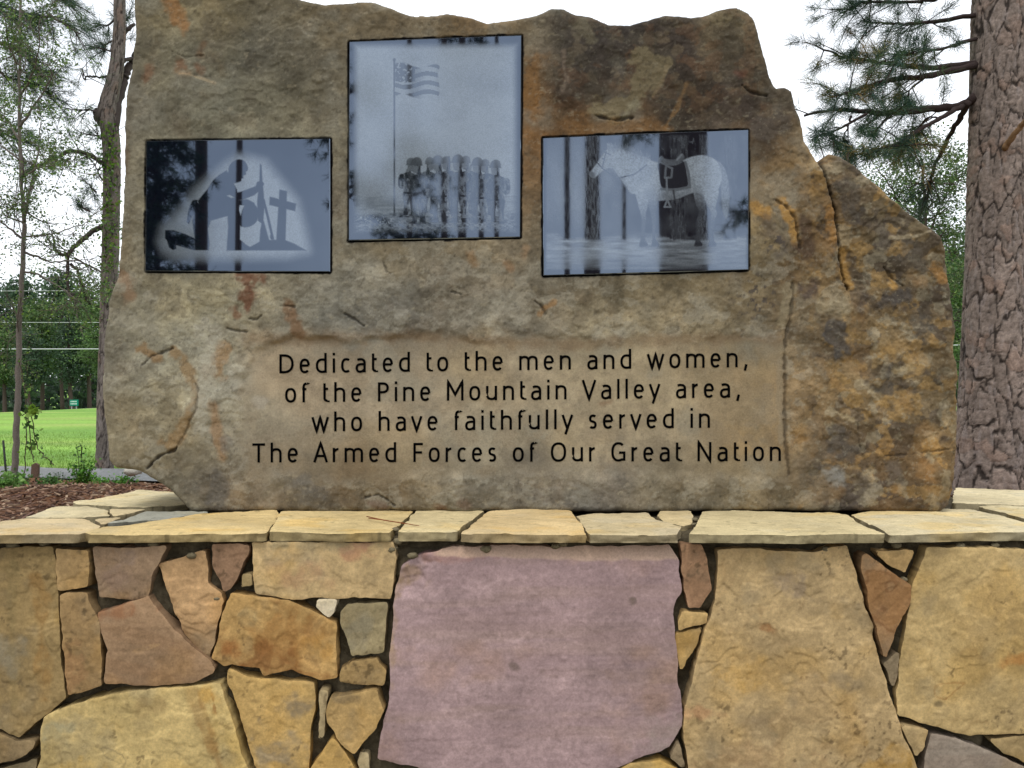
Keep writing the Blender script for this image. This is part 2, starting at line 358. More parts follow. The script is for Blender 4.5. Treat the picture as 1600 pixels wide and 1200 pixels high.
def cmap(px, py, s=38.0):
    wx = px+fbm(px/70, py/70, 4, 31)*38; wy = py+fbm(px/70, py/70, 4, 77)*34
    num = np.zeros((len(px), 3)); den = np.zeros(len(px))
    L = lin(CM[:, 2:])
    for (x, y, *_), c in zip(CM, L):
        w = np.exp(-((wx-x)**2+(wy-y)**2)/(2*s*s))+1e-7/(1+((wx-x)**2+(wy-y)**2))
        num += w[:, None]*c; den += w
    return num/den[:, None]
PANELS = [  # corners tl, tr, br, bl in photo pixels
 [(231, 222), (515, 218), (515, 424), (229, 423)], [(547, 67), (814, 57), (812, 370), (546, 375)], [(849, 217), (1168, 204), (1168, 421), (850, 430)]]
CRACKS = [  # polyline, width px, depth m, darkness
 ([(228, 733), (237, 722), (250, 712), (264, 706), (274, 701)], 3.2, .010, .75),
 ([(273, 702), (282, 688), (297, 655), (306, 640), (309, 610), (303, 594)], 2.2, .004, .35),
 ([(222, 570), (236, 556), (250, 552), (268, 544)], 2.2, .004, .6),
 ([(353, 512), (366, 516), (384, 518)], 2.2, .005, .55), ([(390, 498), (400, 500), (408, 494)], 2.4, .006, .5), ([(440, 478), (452, 478), (460, 480)], 2.2, .005, .5),
 ([(538, 490), (552, 497), (568, 509)], 2.4, .006, .6), ([(598, 408), (604, 424), (610, 427)], 2.0, .004, .5), ([(706, 456), (720, 460)], 2.2, .004, .5),
 ([(1289, 244), (1293, 275), (1301, 305), (1309, 335), (1313, 365), (1316, 390), (1319, 420), (1322, 440), (1327, 450)], 4.0, .016, .85),
 ([(1215, 312), (1230, 322), (1243, 340), (1247, 362), (1251, 385)], 2.6, .006, .6),
 ([(1241, 442), (1240, 470), (1236, 498), (1229, 530), (1227, 560), (1228, 600), (1227, 640), (1228, 690), (1232, 742)], 2.6, .005, .55),
 ([(1160, 133), (1172, 143), (1186, 147), (1199, 149)], 2.6, .007, .7), ([(930, 181), (945, 186), (962, 189), (988, 184)], 2.6, .006, .7),
 ([(570, 778), (590, 774), (604, 781), (614, 790)], 2.4, .006, .6), ([(1380, 712), (1420, 710), (1455, 705), (1492, 700)], 1.8, .004, .45), ([(1340, 660), (1342, 690), (1348, 712)], 1.6, .003, .4),
 ([(1390, 415), (1400, 428), (1408, 436), (1420, 444)], 2.4, .006, .55), ([(836, 470), (846, 478), (852, 490)], 2.0, .005, .5), ([(268, 80), (290, 90), (320, 88)], 1.6, .004, .25)]
STROKES = [  # polyline, width px, sRGB, strength, softness, closed blob?
 ([(270, 548), (284, 556), (292, 578), (302, 596), (307, 618), (301, 640), (288, 664), (276, 682), (262, 696), (250, 690)], 9, (134, 108, 68), .85, 5),
 ([(222, 545), (232, 552), (240, 556)], 9, (134, 104, 62), .8, 5),
 ([(345, 548), (343, 565), (338, 580)], 18, (138, 110, 72), .85, 7),
 ([(384, 428), (388, 452), (389, 478)], 11, (106, 66, 42), .85, 5), ([(400, 432), (396, 448)], 12, (106, 66, 42), .75, 5), ([(366, 482), (370, 490)], 7, (116, 72, 44), .7, 4),
 ([(452, 478), (460, 498), (466, 518)], 10, (116, 84, 52), .75, 6),
 ([(384, 527), (450, 532), (540, 528), (640, 524), (760, 534), (900, 536), (1050, 528), (1150, 528), (1215, 530)], 9, (112, 88, 58), .5, 9),
 ([(320, 512), (336, 520), (322, 560), (328, 590), (312, 606), (310, 640), (314, 666)], 13, (156, 150, 130), .75, 8), ([(360, 575), (372, 582)], 13, (152, 144, 122), .6, 7), ([(404, 626), (410, 632)], 8, (150, 142, 126), .6, 5),
 ([(335, 630), (336, 660), (342, 700), (346, 715)], 8, (142, 110, 72), .7, 6), ([(352, 690), (350, 700)], 9, (104, 98, 88), .6, 6),
 ([(262, 0), (268, 12), (276, 30), (288, 45)], 11, (140, 96, 44), .75, 8), ([(284, 100), (288, 108)], 8, (104, 66, 34), .7, 5), ([(308, 108), (314, 112)], 7, (112, 70, 36), .7, 5), ([(318, 70), (314, 85)], 6, (98, 72, 44), .6, 5), ([(229, 108), (232, 124)], 8, (112, 74, 44), .6, 6),
 ([(283, 117), (300, 119), (322, 126), (336, 131)], 2.4, (168, 146, 108), .75, 1.5), ([(285, 115), (300, 117)], 7, (132, 96, 54), .5, 6),
 ([(1006, 92), (1030, 110), (1008, 130), (990, 160), (960, 176), (940, 174)], 17, (126, 112, 78), .85, 5), ([(1020, 150), (1034, 130), (1042, 104)], 3, (150, 130, 92), .5, 2), ([(975, 182), (994, 160), (990, 175)], 8, (142, 134, 104), .6, 4),
 ([(881, 82), (880, 105), (886, 125), (878, 142)], 3.0, (132, 114, 94), .7, 3), ([(1072, 132), (1060, 165), (1044, 190), (1040, 202)], 3.2, (140, 106, 60), .6, 3),
 ([(905, 40), (915, 52)], 14, (122, 112, 86), .7, 6), ([(1120, 30), (1140, 28)], 10, (150, 134, 96), .6, 7),
 ([(838, 90), (826, 140), (838, 180)], 14, (122, 84, 34), .6, 10), ([(900, 195), (970, 200), (1040, 206)], 14, (126, 88, 38), .55, 12),
 ([(1150, 112), (1160, 116)], 7, (128, 80, 58), .5, 6), ([(1140, 170), (1165, 165)], 18, (76, 64, 54), .55, 10), ([(1190, 195), (1225, 200)], 20, (78, 70, 62), .6, 10),
 ([(1176, 318), (1196, 330)], 12, (158, 116, 40), .8, 6), ([(1222, 322), (1238, 345), (1246, 370)], 11, (160, 118, 42), .85, 5), ([(1200, 350), (1215, 370), (1225, 385)], 14, (84, 74, 64), .55, 9),
 ([(1258, 350), (1262, 395)], 15, (76, 58, 42), .8, 8), ([(1300, 330), (1306, 370)], 9, (152, 108, 42), .7, 6), ([(1325, 390), (1324, 430), (1334, 446)], 8, (154, 114, 40), .8, 5),
 ([(1324, 300), (1340, 320)], 20, (74, 68, 60), .7, 9), ([(1385, 350), (1392, 375)], 14, (80, 70, 60), .65, 8), ([(1430, 390), (1445, 410)], 18, (86, 78, 66), .6, 9), ([(1404, 434), (1402, 446)], 7, (158, 118, 44), .85, 4), ([(1472, 415), (1480, 430)], 10, (150, 108, 46), .75, 6),
 ([(1305, 522), (1306, 532)], 20, (72, 68, 64), .85, 7), ([(1385, 466), (1425, 462)], 12, (72, 66, 60), .85, 6), ([(1388, 590), (1386, 612)], 14, (78, 72, 64), .8, 7), ([(1310, 690), (1318, 700)], 19, (74, 68, 60), .75, 8), ([(1268, 446), (1264, 460)], 13, (80, 66, 56), .8, 7), ([(1430, 500), (1446, 510)], 16, (84, 78, 68), .6, 8), ([(1425, 590), (1424, 605)], 10, (84, 74, 62), .6, 6), ([(1396, 735), (1402, 745)], 15, (86, 78, 68), .6, 8),
 ([(1302, 742), (1306, 750)], 12, (132, 130, 120), .6, 6), ([(1304, 600), (1312, 606)], 10, (146, 112, 58), .6, 6), ([(1300, 640), (1318, 650), (1332, 656)], 3.5, (168, 150, 112), .65, 3), ([(1292, 474), (1320, 482)], 16, (138, 124, 92), .6, 8), ([(1400, 580), (1424, 574)], 6, (148, 128, 86), .6, 4), ([(1410, 620), (1420, 640)], 12, (142, 108, 54), .6, 8), ([(1450, 730), (1446, 745)], 14, (140, 100, 44), .65, 8),
 ([(1380, 545), (1420, 540), (1450, 560)], 8, (144, 112, 58), .5, 7), ([(1418, 305), (1450, 330), (1476, 352)], 3, (140, 128, 96), .4, 3), ([(1400, 368), (1440, 366), (1462, 358)], 2.2, (168, 152, 118), .6, 1.5),
 ([(1222, 560), (1221, 620), (1222, 690)], 5, (132, 118, 92), .6, 3), ([(1232, 450), (1226, 500)], 10, (138, 126, 96), .6, 5),
 ([(190, 430), (200, 442), (196, 462)], 12, (136, 100, 66), .55, 9), ([(845, 490), (850, 482), (866, 474)], 5, (140, 104, 56), .8, 3), ([(736, 398), (744, 412)], 7, (138, 106, 66), .6, 6), ([(790, 412), (798, 420)], 6, (134, 100, 62), .6, 5), ([(824, 388), (820, 398)], 6, (150, 120, 84), .6, 5),
 ([(346, 755), (340, 775)], 17, (84, 80, 74), .6, 9), ([(470, 752), (490, 772)], 16, (90, 86, 78), .55, 9), ([(585, 790), (600, 792)], 8, (96, 70, 54), .6, 5), ([(683, 792), (690, 794)], 6, (104, 76, 52), .7, 4), ([(720, 786), (728, 792)], 7, (106, 80, 62), .5, 5), ([(940, 630), (950, 628)], 5, (110, 84, 58), .6, 4),
 ([(196, 220), (200, 270)], 5, (90, 66, 42), .55, 5), ([(320, 130), (345, 160)], 26, (112, 110, 92), .35, 14)]
def paint(px, py, c, strokes, nscale=16.0, seed=5):
    P = np.stack([px, py], 1); nz = fbm(px/nscale, py/nscale, 4, seed)
    for pts, w, col, s, soft in strokes:
        pl = np.array(pts, float); m = w*2.2+soft*2
        sel = np.nonzero((px > pl[:, 0].min()-m) & (px < pl[:, 0].max()+m) & (py > pl[:, 1].min()-m) & (py < pl[:, 1].max()+m))[0]
        if not len(sel): continue
        d, _ = seg_dist(P[sel], pl, False)
        d = d+nz[sel]*w*.75
        k = s*(1-sstep(w-soft, w+soft*.6, d))
        c[sel] = mixc(c[sel], lin(col), k)
    return c
def panel_mask(px, py, grow=0.0):
    P = np.stack([px, py], 1); d = np.full(len(px), 1e3)
    for q in PANELS:
        poly = np.array(q, float); k = np.nonzero((px > poly[:, 0].min()-60) & (px < poly[:, 0].max()+60) & (py > poly[:, 1].min()-60) & (py < poly[:, 1].max()+60))[0]
        if not len(k): continue
        dd, _ = seg_dist(P[k], poly); dd = np.where(inside(P[k], poly), -dd, dd); d[k] = np.minimum(d[k], dd)
    return d
def text_zone(px, py):
    e = fbm(px/50, py/50, 4, 91)*15
    return sstep(372, 392, px+e)*(1-sstep(1226, 1231, px+e*.15))*sstep(524, 536, py+e*.8)*(1-sstep(738, 765, py+e))
def boulder_h(px, py, d=None):
    big = fbm(px/260, py/260, 3, 3)*.013+fbm(px/95, py/95, 4, 8)*.005
    ter = fbm(px/120, py/100, 5, 21)*2.6; fl = np.floor(ter); st = (fl+sstep(0.80, 1.0, ter-fl))*.0022
    f1, f2, ci = worley(px/34+fbm(px/30, py/30, 3, 4)*.6, py/26+fbm(px/30, py/30, 3, 6)*.6, 12)
    gx_ = ci*6.28; med = fbm(px/24, py/24, 4, 12)*.0022+fbm(px/55, py/55, 3, 13)*.003+(ci-.5)*.0022*sstep(.0, .25, f2-f1)
    fine = fbm(px/7, py/7, 4, 14)*.0010+fbm(px/3.2, py/3.2, 2, 15)*.0006
    right = sstep(1235, 1300, px+fbm(px/40, py/40, 3, 2)*25)
    amp = 1+.9*right
    tz = text_zone(px, py); pd = panel_mask(px, py)
    calm = 1-.93*tz
    near = sstep(2, 40, pd)
    flat = np.maximum(tz*.0, 0)
    h = (big*(.35+.65*near)*(1-.75*tz)+(st+med)*amp*calm*(.3+.7*near)+fine*amp*(1-.8*tz))
    h = h-.008*tz
    # right-hand block stands a little back behind the crack
    cx = np.interp(py, [230, 262, 300, 342, 390, 430, 470, 520], [1287, 1290, 1300, 1310, 1317, 1320, 1330, 1400])
    h = h-.022*sstep(-2, 2, px-cx)*(1-sstep(430, 520, py))*sstep(225, 240, py)
    vx = np.interp(py, [440, 470, 498, 530, 560, 600, 690, 742], [1241, 1240, 1236, 1229, 1227, 1228, 1228, 1232])
    h = h+.005*sstep(-3, 3, px-vx)*sstep(430, 460, py)*(1-sstep(720, 760, py))*(1-right)
    # a raised flake
    return h
def crack_paint(px, py):
    P = np.stack([px, py], 1); dep = np.zeros(len(px)); dk = np.zeros(len(px)); nz = fbm(px/7, py/7, 3, 40)
    for pts, w, dp, k in CRACKS:
        pl = np.array(pts, float)
        sel = np.nonzero((px > pl[:, 0].min()-9) & (px < pl[:, 0].max()+9) & (py > pl[:, 1].min()-9) & (py < pl[:, 1].max()+9))[0]
        if not len(sel): continue
        d, _ = seg_dist(P[sel], pl, False); d = np.abs(d+nz[sel]*1.6)
        m = 1-sstep(w*.35, w*1.15, d)
        dep[sel] = np.maximum(dep[sel], m*dp); dk[sel] = np.maximum(dk[sel], m*k)
    return dep, dk
def bh(u, v, d):
    px, py = toP(u, v); pd = panel_mask(px, py)
    h = boulder_h(px, py); dep, _ = crack_paint(px, py)
    h = h-dep
    slot = 1-sstep(1.2, 3.4, pd)
    return h*(1-slot)+(-.03)*slot
def bcol(u, v, d):
    px, py = toP(u, v)
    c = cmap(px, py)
    right = sstep(1235, 1300, px+fbm(px/40, py/40, 3, 2)*25); tz = text_zone(px, py)
    mott = sstep(.15, .27, fbm(px/30, py/24, 5, 101)); mott2 = sstep(.27, .40, fbm(px/26+5, py/24, 5, 105)); mott3 = sstep(.29, .42, fbm(px/22+9, py/20, 5, 109))
    c = mixc(c, lin((66, 58, 50)), right*mott*.58); c = mixc(c, lin((148, 116, 58)), right*mott2*.55); c = mixc(c, lin((138, 128, 102)), right*mott3*.5)
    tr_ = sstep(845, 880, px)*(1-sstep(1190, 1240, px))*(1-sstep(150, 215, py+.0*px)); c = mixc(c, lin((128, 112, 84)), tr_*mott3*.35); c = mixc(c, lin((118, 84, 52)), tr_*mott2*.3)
    # lichen-like clouding of the whole face
    k = fbm(px/42, py/42, 5, 50); c = c*(1+.26*k*(1-.4*tz)+.10*right*k)[:, None]
    k2 = fbm(px/17, py/17, 4, 53); c = c*(1+.26*k2*(1-.5*tz))[:, None]
    k3 = fbm(px/6, py/6, 4, 57); c = c*(1+.10*k3*(1-.5*tz))[:, None]
    k4 = fbm(px/130+7, py/105, 4, 59); c = c*(1+.20*k4*(1-.3*tz))[:, None]; wm = sstep(.0, .8, fbm(px/150+2, py/120, 4, 63)); c = mixc(c, c*np.array([1.10, 1.0, .80]), wm*.7)
    gr = sstep(.25, .9, fbm(px/60+9, py/60, 5, 61)); c = mixc(c, lin((120, 116, 100)), gr*.5*(1-right))
    oc = sstep(.35, .95, fbm(px/48+3, py/48, 5, 66)); c = mixc(c, lin((132, 98, 52)), oc*(.10+.34*right))
    dkp = sstep(.40, .95, fbm(px/40+30, py/40, 5, 70)); c = mixc(c, lin((70, 60, 50)), dkp*(.24+.55*right))
    lich = sstep(.20, .30, fbm(px/34+1, py/26, 6, 121, .6)); c = mixc(c, lin((150, 144, 124)), lich*(1-right)*(1-tz)*.34*sstep(150, 420, py)); lic2 = sstep(.24, .32, fbm(px/30+11, py/30, 6, 127, .6)); c = mixc(c, lin((92, 84, 66)), lic2*(1-right)*(1-tz)*.34)
    lic3 = sstep(.16, .26, fbm(px/40+21, py/34, 6, 131, .6)); c = mixc(c, lin((122, 108, 84)), lic3*tz*.40)
    c = paint(px, py, c, STROKES)
    # pale scuffs and dark pits
    sc = sstep(.62, .95, fbm(px/11, py/7, 4, 80))*(1-.5*tz); c = mixc(c, lin((158, 146, 116)), sc*.30)
    pit = sstep(.50, .85, fbm(px/5, py/5, 3, 84)); c = mixc(c, lin((50, 43, 34)), pit*.34*(1-.5*tz))
    wh = sstep(.60, .9, fbm(px/4.2, py/4.2, 3, 86)); c = mixc(c, lin((156, 150, 128)), wh*.18*(1-.6*tz))
    # dark speckled patch left of the vertical seam
    zone = np.exp(-(((px-1185)/42)**2+((py-462)/48)**2)*1.2)+np.exp(-(((px-1212)/20)**2+((py-372)/28)**2))
    spk = sstep(.05, .35, fbm(px/7, py/7, 4, 88)+zone*.55-.45); c = mixc(c, lin((66, 60, 58)), spk*np.clip(zone, 0, 1)*.85)
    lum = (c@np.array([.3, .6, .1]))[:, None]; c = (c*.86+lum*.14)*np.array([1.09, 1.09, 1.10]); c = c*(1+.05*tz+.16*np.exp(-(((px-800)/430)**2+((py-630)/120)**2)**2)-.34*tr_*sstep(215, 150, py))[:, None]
    _, dk = crack_paint(px, py); c = mixc(c, lin((34, 26, 20)), dk)
    pd = panel_mask(px, py); wv = fbm(px/14, py/14, 3, 95)*1.6
    slot = 1-sstep(3.2, 4.6, pd+wv); c = mixc(c, lin((12, 10, 9)), slot*(pd < 8))
    return c
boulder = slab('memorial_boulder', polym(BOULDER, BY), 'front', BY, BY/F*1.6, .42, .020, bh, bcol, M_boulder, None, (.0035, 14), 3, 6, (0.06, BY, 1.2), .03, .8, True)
tag(boulder, 'large upright tan and brown memorial boulder engraved with a dedication, standing on the stone wall', 'memorial')
# engraved lettering: strokes of a plain sans serif
CAP = 1489.0
ADV = dict(zip(' ,ADFGMNOPTVacdefhilmnorstuvwy', [641, 620, 1229, 1389, 1068, 1363, 1577, 1366, 1449, 1129, 1196, 1222, 1075, 946, 1131, 1079, 651, 1141, 468, 468, 1720, 1141, 1112, 737, 915, 680, 1141, 1020, 1523, 1020]))
XH = 0.75; SW = 0.126
def arc(cx, cy, rx, ry, a0, a1, n=14, e=2.35):
    t = np.radians(np.linspace(a0, a1, n)); c, s = np.cos(t), np.sin(t)
    return [(cx+rx*np.sign(x)*abs(x)**(2/e), cy+ry*np.sign(y)*abs(y)**(2/e)) for x, y in zip(c, s)]
def glyph(ch):
    w = ADV[ch]/CAP; b = .095; l = b+SW/2; r = w-b-SW/2; h = SW/2; m = (l+r)/2; hw = (r-l)/2; xm = XH/2; xr = XH/2-h
    T = 1-h
    if ch == 'D': return [[(l, 0), (l, 1)], [(l, T)]+arc(l+hw*.5, .5, r-l-hw*.5, .5-h, 90, -90, 18)+[(l, h)]]
    if ch == 'P': return [[(l, 0), (l, 1)], [(l, T)]+arc(l+hw*.8, .71, r-l-hw*.8, .29-h, 90, -90, 12)+[(l, .42+h)]]
    if ch == 'T': return [[(l-.09, T), (r+.09, T)], [(m, 0), (m, T)]]
    if ch == 'F': return [[(l+.03, 0), (l+.03, 1)], [(l+.03, T), (r+.06, T)], [(l+.03, .5), (r+.02, .5)]]
    if ch == 'A': return [[(l-.07, 0), (m, 1), (r+.07, 0)], [(l+.08, .33), (r-.08, .33)]]
    if ch == 'V': return [[(l-.07, 1), (m, 0), (r+.07, 1)]]
    if ch == 'M': return [[(l, 0), (l, 1), (m, .32), (r, 1), (r, 0)]]
    if ch == 'N': return [[(l, 0), (l, 1), (r, 0), (r, 1)]]
    if ch == 'O': return [arc(m, .5, hw+.01, .5-h+.01, 0, 360, 34)]
    if ch == 'G': return [arc(m, .5, hw+.01, .5-h+.01, 48, 298, 26)+[(r, .10), (r, .46), (m+.03, .46)]]
    if ch == 'o': return [arc(m, xm, hw+.01, xr+.01, 0, 360, 30)]
    if ch == 'c': return [arc(m+.05, xm, hw+.05, xr+.01, 52, 308, 24)]
    if ch == 'e': return [[(r, xm+.02), (l, xm+.02)], [(r, xm+.02)]+arc(m, xm, hw, xr+.01, 8, 318, 28)]
    if ch == 'd': return [[(r, 0), (r, 1.04)], [(r, XH-h-.02)]+arc(m+.06, xm, hw+.06, xr+.01, 75, 285, 20)+[(r, h+.03)]]
    if ch == 'a': return [[(l+.03, XH-h-.03)]+arc(m-.02, XH-h-.20, r-m+.02, .20, 105, 0, 10)+[(r, 0)], [(r, XH*.58), (m, XH*.57)]+arc(m-.02, XH*.30, hw-.02, XH*.30-h+.03, 100, 270, 12)+[(m+.10, h), (r, h+.10)]]
    if ch in 'hn': return [[(l, 0), (l, 1.04 if ch == 'h' else XH)], [(l, XH-h-.11)]+arc(m, XH-h-.22, hw, .22, 118, 0, 12)+[(r, 0)]]
    if ch == 'm':
        q = (l+r)/2
        return [[(l, 0), (l, XH)], [(l, XH-h-.11)]+arc((l+q)/2, XH-h-.20, (q-l)/2, .20, 118, 0, 12)+[(q, 0)], [(q, XH-h-.12)]+arc((r+q)/2, XH-h-.20, (r-q)/2, .20, 118, 0, 12)+[(r, 0)]]
    if ch == 'u': return [[(r, 0), (r, XH)], [(l, XH), (l, .27)]+arc(m, h+.22, hw, .22, 180, 300, 12)+[(r, h+.11)]]
    if ch == 'i': return [[(m, 0), (m, XH)], [(m, .90), (m, 1.04)]]
    if ch == 'l': return [[(m, 0), (m, 1.04)]]
    if ch == 't': return [[(m-.06, .98), (m-.06, .22)]+arc(m+.12, h+.15, .18, .15, 180, 275, 8)+[(r+.07, h+.02)], [(l-.05, XH-h), (r+.06, XH-h)]]
    if ch == 'f': return [[(m-.03, 0), (m-.03, .80)]+arc(m+.15, 1.04-h-.17, .18, .17, 180, 85, 8)+[(r+.09, 1.04-h)], [(l-.05, XH-h), (r+.05, XH-h)]]
    if ch == 'r': return [[(l, 0), (l, XH)], [(l, XH-h-.14), (l+.10, XH-h-.04), (l+.2, XH-h), (r+.06, XH-h)]]
    if ch == 's': return [arc(m+.01, XH*.75-h*.42, hw, XH*.25-h*.55, 40, 235, 12)+arc(m-.01, XH*.25+h*.42, hw, XH*.25-h*.55, 60, -140, 14)]
    if ch == 'v': return [[(l-.06, XH), (m, 0), (r+.06, XH)]]
    if ch == 'w': return [[(l-.05, XH), (l+hw*.48, 0), (m, XH), (r-hw*.48, 0), (r+.05, XH)]]
    if ch == 'y': return [[(l-.06, XH), (m, .02)], [(r+.06, XH), (m-.10, -.27)]]
    if ch == ',': return [[(m+.03, .15), (m-.05, -.18)]]
    return []
def ribbon(pts, w):
    p = np.array(pts, float); keep = np.r_[True, np.hypot(*np.diff(p, axis=0).T) > 1e-4]; p = p[keep]
    out = [p[0]]
    for a, b in zip(p[:-1], p[1:]):
        k = max(1, int(np.hypot(*(b-a))/.12))
        out += [a+(b-a)*(j+1)/k for j in range(k)]
    p = np.array(out); closed = np.hypot(*(p[0]-p[-1])) < .02
    d = np.diff(p, axis=0); d /= np.linalg.norm(d, axis=1, keepdims=True); nn = np.stack([-d[:, 1], d[:, 0]], 1)
    n0 = np.vstack([nn[-1:] if closed else nn[:1], nn]); n1 = np.vstack([nn, nn[:1] if closed else nn[-1:]])
    mt = n0+n1; mt /= np.maximum(np.linalg.norm(mt, axis=1, keepdims=True), 1e-6)
    sc = 1/np.clip((mt*n1).sum(1), .42, 1)
    L = p+mt*(sc*w/2)[:, None]; Rr = p-mt*(sc*w/2)[:, None]
    n = len(p); V = np.vstack([L, Rr]); i = np.arange(n-1)
    return V, np.stack([i, i+1, n+i+1, n+i], 1)
LINES = [('Dedicated to the men and women,', 436, 583.5, 1170, 573.5, 30), ('of the Pine Mountain Valley area,', 445, 629, 1158, 621, 30), ('who have faithfully served in', 487, 674.5, 1110, 668.5, 30), ('The Armed Forces of Our Great Nation', 394, 723, 1221, 720.5, 30)]
for body, x0, y0, x1, y1, cap in LINES:
    nat = sum(ADV[c] for c in body)/CAP-.19
    trk = ((x1-x0)/cap-nat)/(len(body)-1)
    V = []; Qs = []; nv = 0; pen = -.095; ns = 0
    for ch in body+' ':
        if ch == ' ' and V:
            mesh('engraved_word', np.concatenate(V), np.concatenate(Qs), M_ink, boulder, None, False); V = []; Qs = []; nv = 0
        for st in glyph(ch):
            v, q = ribbon(st, SW); ns += 1
            X = x0+(v[:, 0]+pen)*cap; Yp = y0+(y1-y0)*(X-x0)/(x1-x0)-v[:, 1]*cap
            h = boulder_h(X, Yp)+.0012+.00012*(ns % 3)
            U, Z = px2(X, Yp, BY)
            V.append(np.stack([U, BY-h, Z], 1)); Qs.append(q+nv); nv += len(v)
        pen += ADV[ch]/CAP+trk
# ---- etched panels
def raster(nx, ny):
    X, Y = np.meshgrid(np.linspace(0, 1, nx), np.linspace(0, 1, ny)); return X, Y
def fill(P, pts, soft):
    pl = np.array(pts, float); d, _ = seg_dist(P, pl); d = np.where(inside(P, pl), d, -d); return sstep(-soft, soft, d)
def stroke(P, pts, w, soft): d, _ = seg_dist(P, np.array(pts, float), False); return 1-sstep(w-soft, w+soft, d)
def ell(P, x, y, rx, ry, soft, ang=0):
    c, s = math.cos(ang), math.sin(ang); dx, dy = P[:, 0]-x, P[:, 1]-y
    return 1-sstep(1-soft, 1+soft, np.hypot((dx*c+dy*s)/rx, (-dx*s+dy*c)/ry))
def art_kneeling(P):          # zoom coordinates of the photo's left panel
    x, y = P[:, 0], P[:, 1]
    halo = [(1245, 940), (1215, 780), (1165, 600), (1060, 470), (950, 335), (860, 310), (770, 300), (690, 350), (590, 430), (480, 530), (400, 640), (330, 720), (255, 790), (232, 880), (262, 950), (330, 985), (700, 985), (1100, 975)]
    pl = np.array(halo, float); d, _ = seg_dist(P, pl); d = np.where(inside(P, pl), d, -d)
    g = np.clip(sstep(-75, 45, d), 0, 1)*(.62+.38*sstep(300, 900, x))
    g = g*(1+.10*fbm(x/60, y/60, 4, 5))
    s = np.zeros(len(x)); sf = 5
    def A(m):
        nonlocal s; s = np.maximum(s, m)
    A(fill(P, sm([(700, 395), (706, 358), (730, 328), (765, 310), (800, 314), (826, 338), (838, 374), (830, 392), (822, 398), (824, 414), (806, 424), (806, 440), (794, 446), (790, 462), (766, 470), (744, 476), (716, 470), (690, 430)], 4), sf))
    A(fill(P, [(690, 385), (640, 415), (598, 450), (560, 510), (515, 565), (488, 600), (560, 720), (580, 735), (690, 705), (760, 690), (770, 600), (762, 520), (735, 468)], sf))
    A(fill(P, [(740, 545), (800, 530), (890, 495), (900, 465), (935, 455), (950, 480), (935, 515), (880, 560), (800, 590), (750, 600)], sf))
    A(fill(P, [(490, 590), (455, 592), (436, 625), (420, 680), (412, 745), (428, 760), (448, 712), (470, 680)], sf))
    A(fill(P, [(470, 600), (560, 640), (580, 735), (560, 790), (572, 900), (565, 940), (462, 940), (468, 855), (452, 740)], sf))
    A(fill(P, [(470, 858), (400, 826), (320, 800), (264, 800), (262, 858), (274, 868), (290, 922), (318, 938), (340, 930), (340, 905), (465, 940)], sf))
    A(fill(P, [(690, 620), (770, 590), (786, 700), (782, 865), (822, 900), (850, 916), (850, 942), (690, 942), (692, 880), (700, 780)], sf))
    A(fill(P, [(700, 600), (830, 585), (880, 610), (905, 660), (890, 740), (850, 775), (790, 778), (740, 720)], sf)); A(fill(P, sm([(800, 640), (850, 616), (900, 640), (912, 690), (896, 744), (850, 776), (800, 776), (786, 720)], 4), sf))
    A(fill(P, [(920, 340), (932, 350), (938, 450), (948, 560), (952, 640), (945, 730), (965, 800), (985, 870), (1000, 900), (915, 900), (922, 800), (930, 755), (905, 735), (900, 600), (915, 470)], sf))
    A(stroke(P, [(945, 590), (975, 710), (1010, 862)], 9, 4)); A(fill(P, [(995, 820), (1018, 852), (1000, 870), (988, 850)], 4))
    A(fill(P, [(1055, 518), (1108, 530), (1098, 875), (1032, 875)], sf)); A(fill(P, [(988, 568), (1172, 616), (1164, 670), (984, 626)], sf))
    A(fill(P, [(690, 942), (850, 918), (915, 880), (975, 868), (1090, 866), (1160, 895), (1244, 942)], sf))
    hole = fill(P, [(780, 628), (812, 630), (798, 660), (786, 700), (776, 660)], 4); hole = np.maximum(hole, fill(P, [(690, 562), (712, 556), (742, 574), (720, 578)], 4))
    s = np.clip(s-hole, 0, 1)
    return np.clip(g*(1-s), 0, 1)*.85
def sm(pts, k=6):
    p = np.array(pts, float); n = len(p); o = []
    for i in range(n):
        p0, p1, p2, p3 = p[i-1], p[i], p[(i+1) % n], p[(i+2) % n]
        for t in np.arange(k)/k: o.append(.5*(2*p1+(p2-p0)*t+(2*p0-5*p1+4*p2-p3)*t*t+(3*p1-p0-3*p2+p3)*t**3))
    return np.array(o)
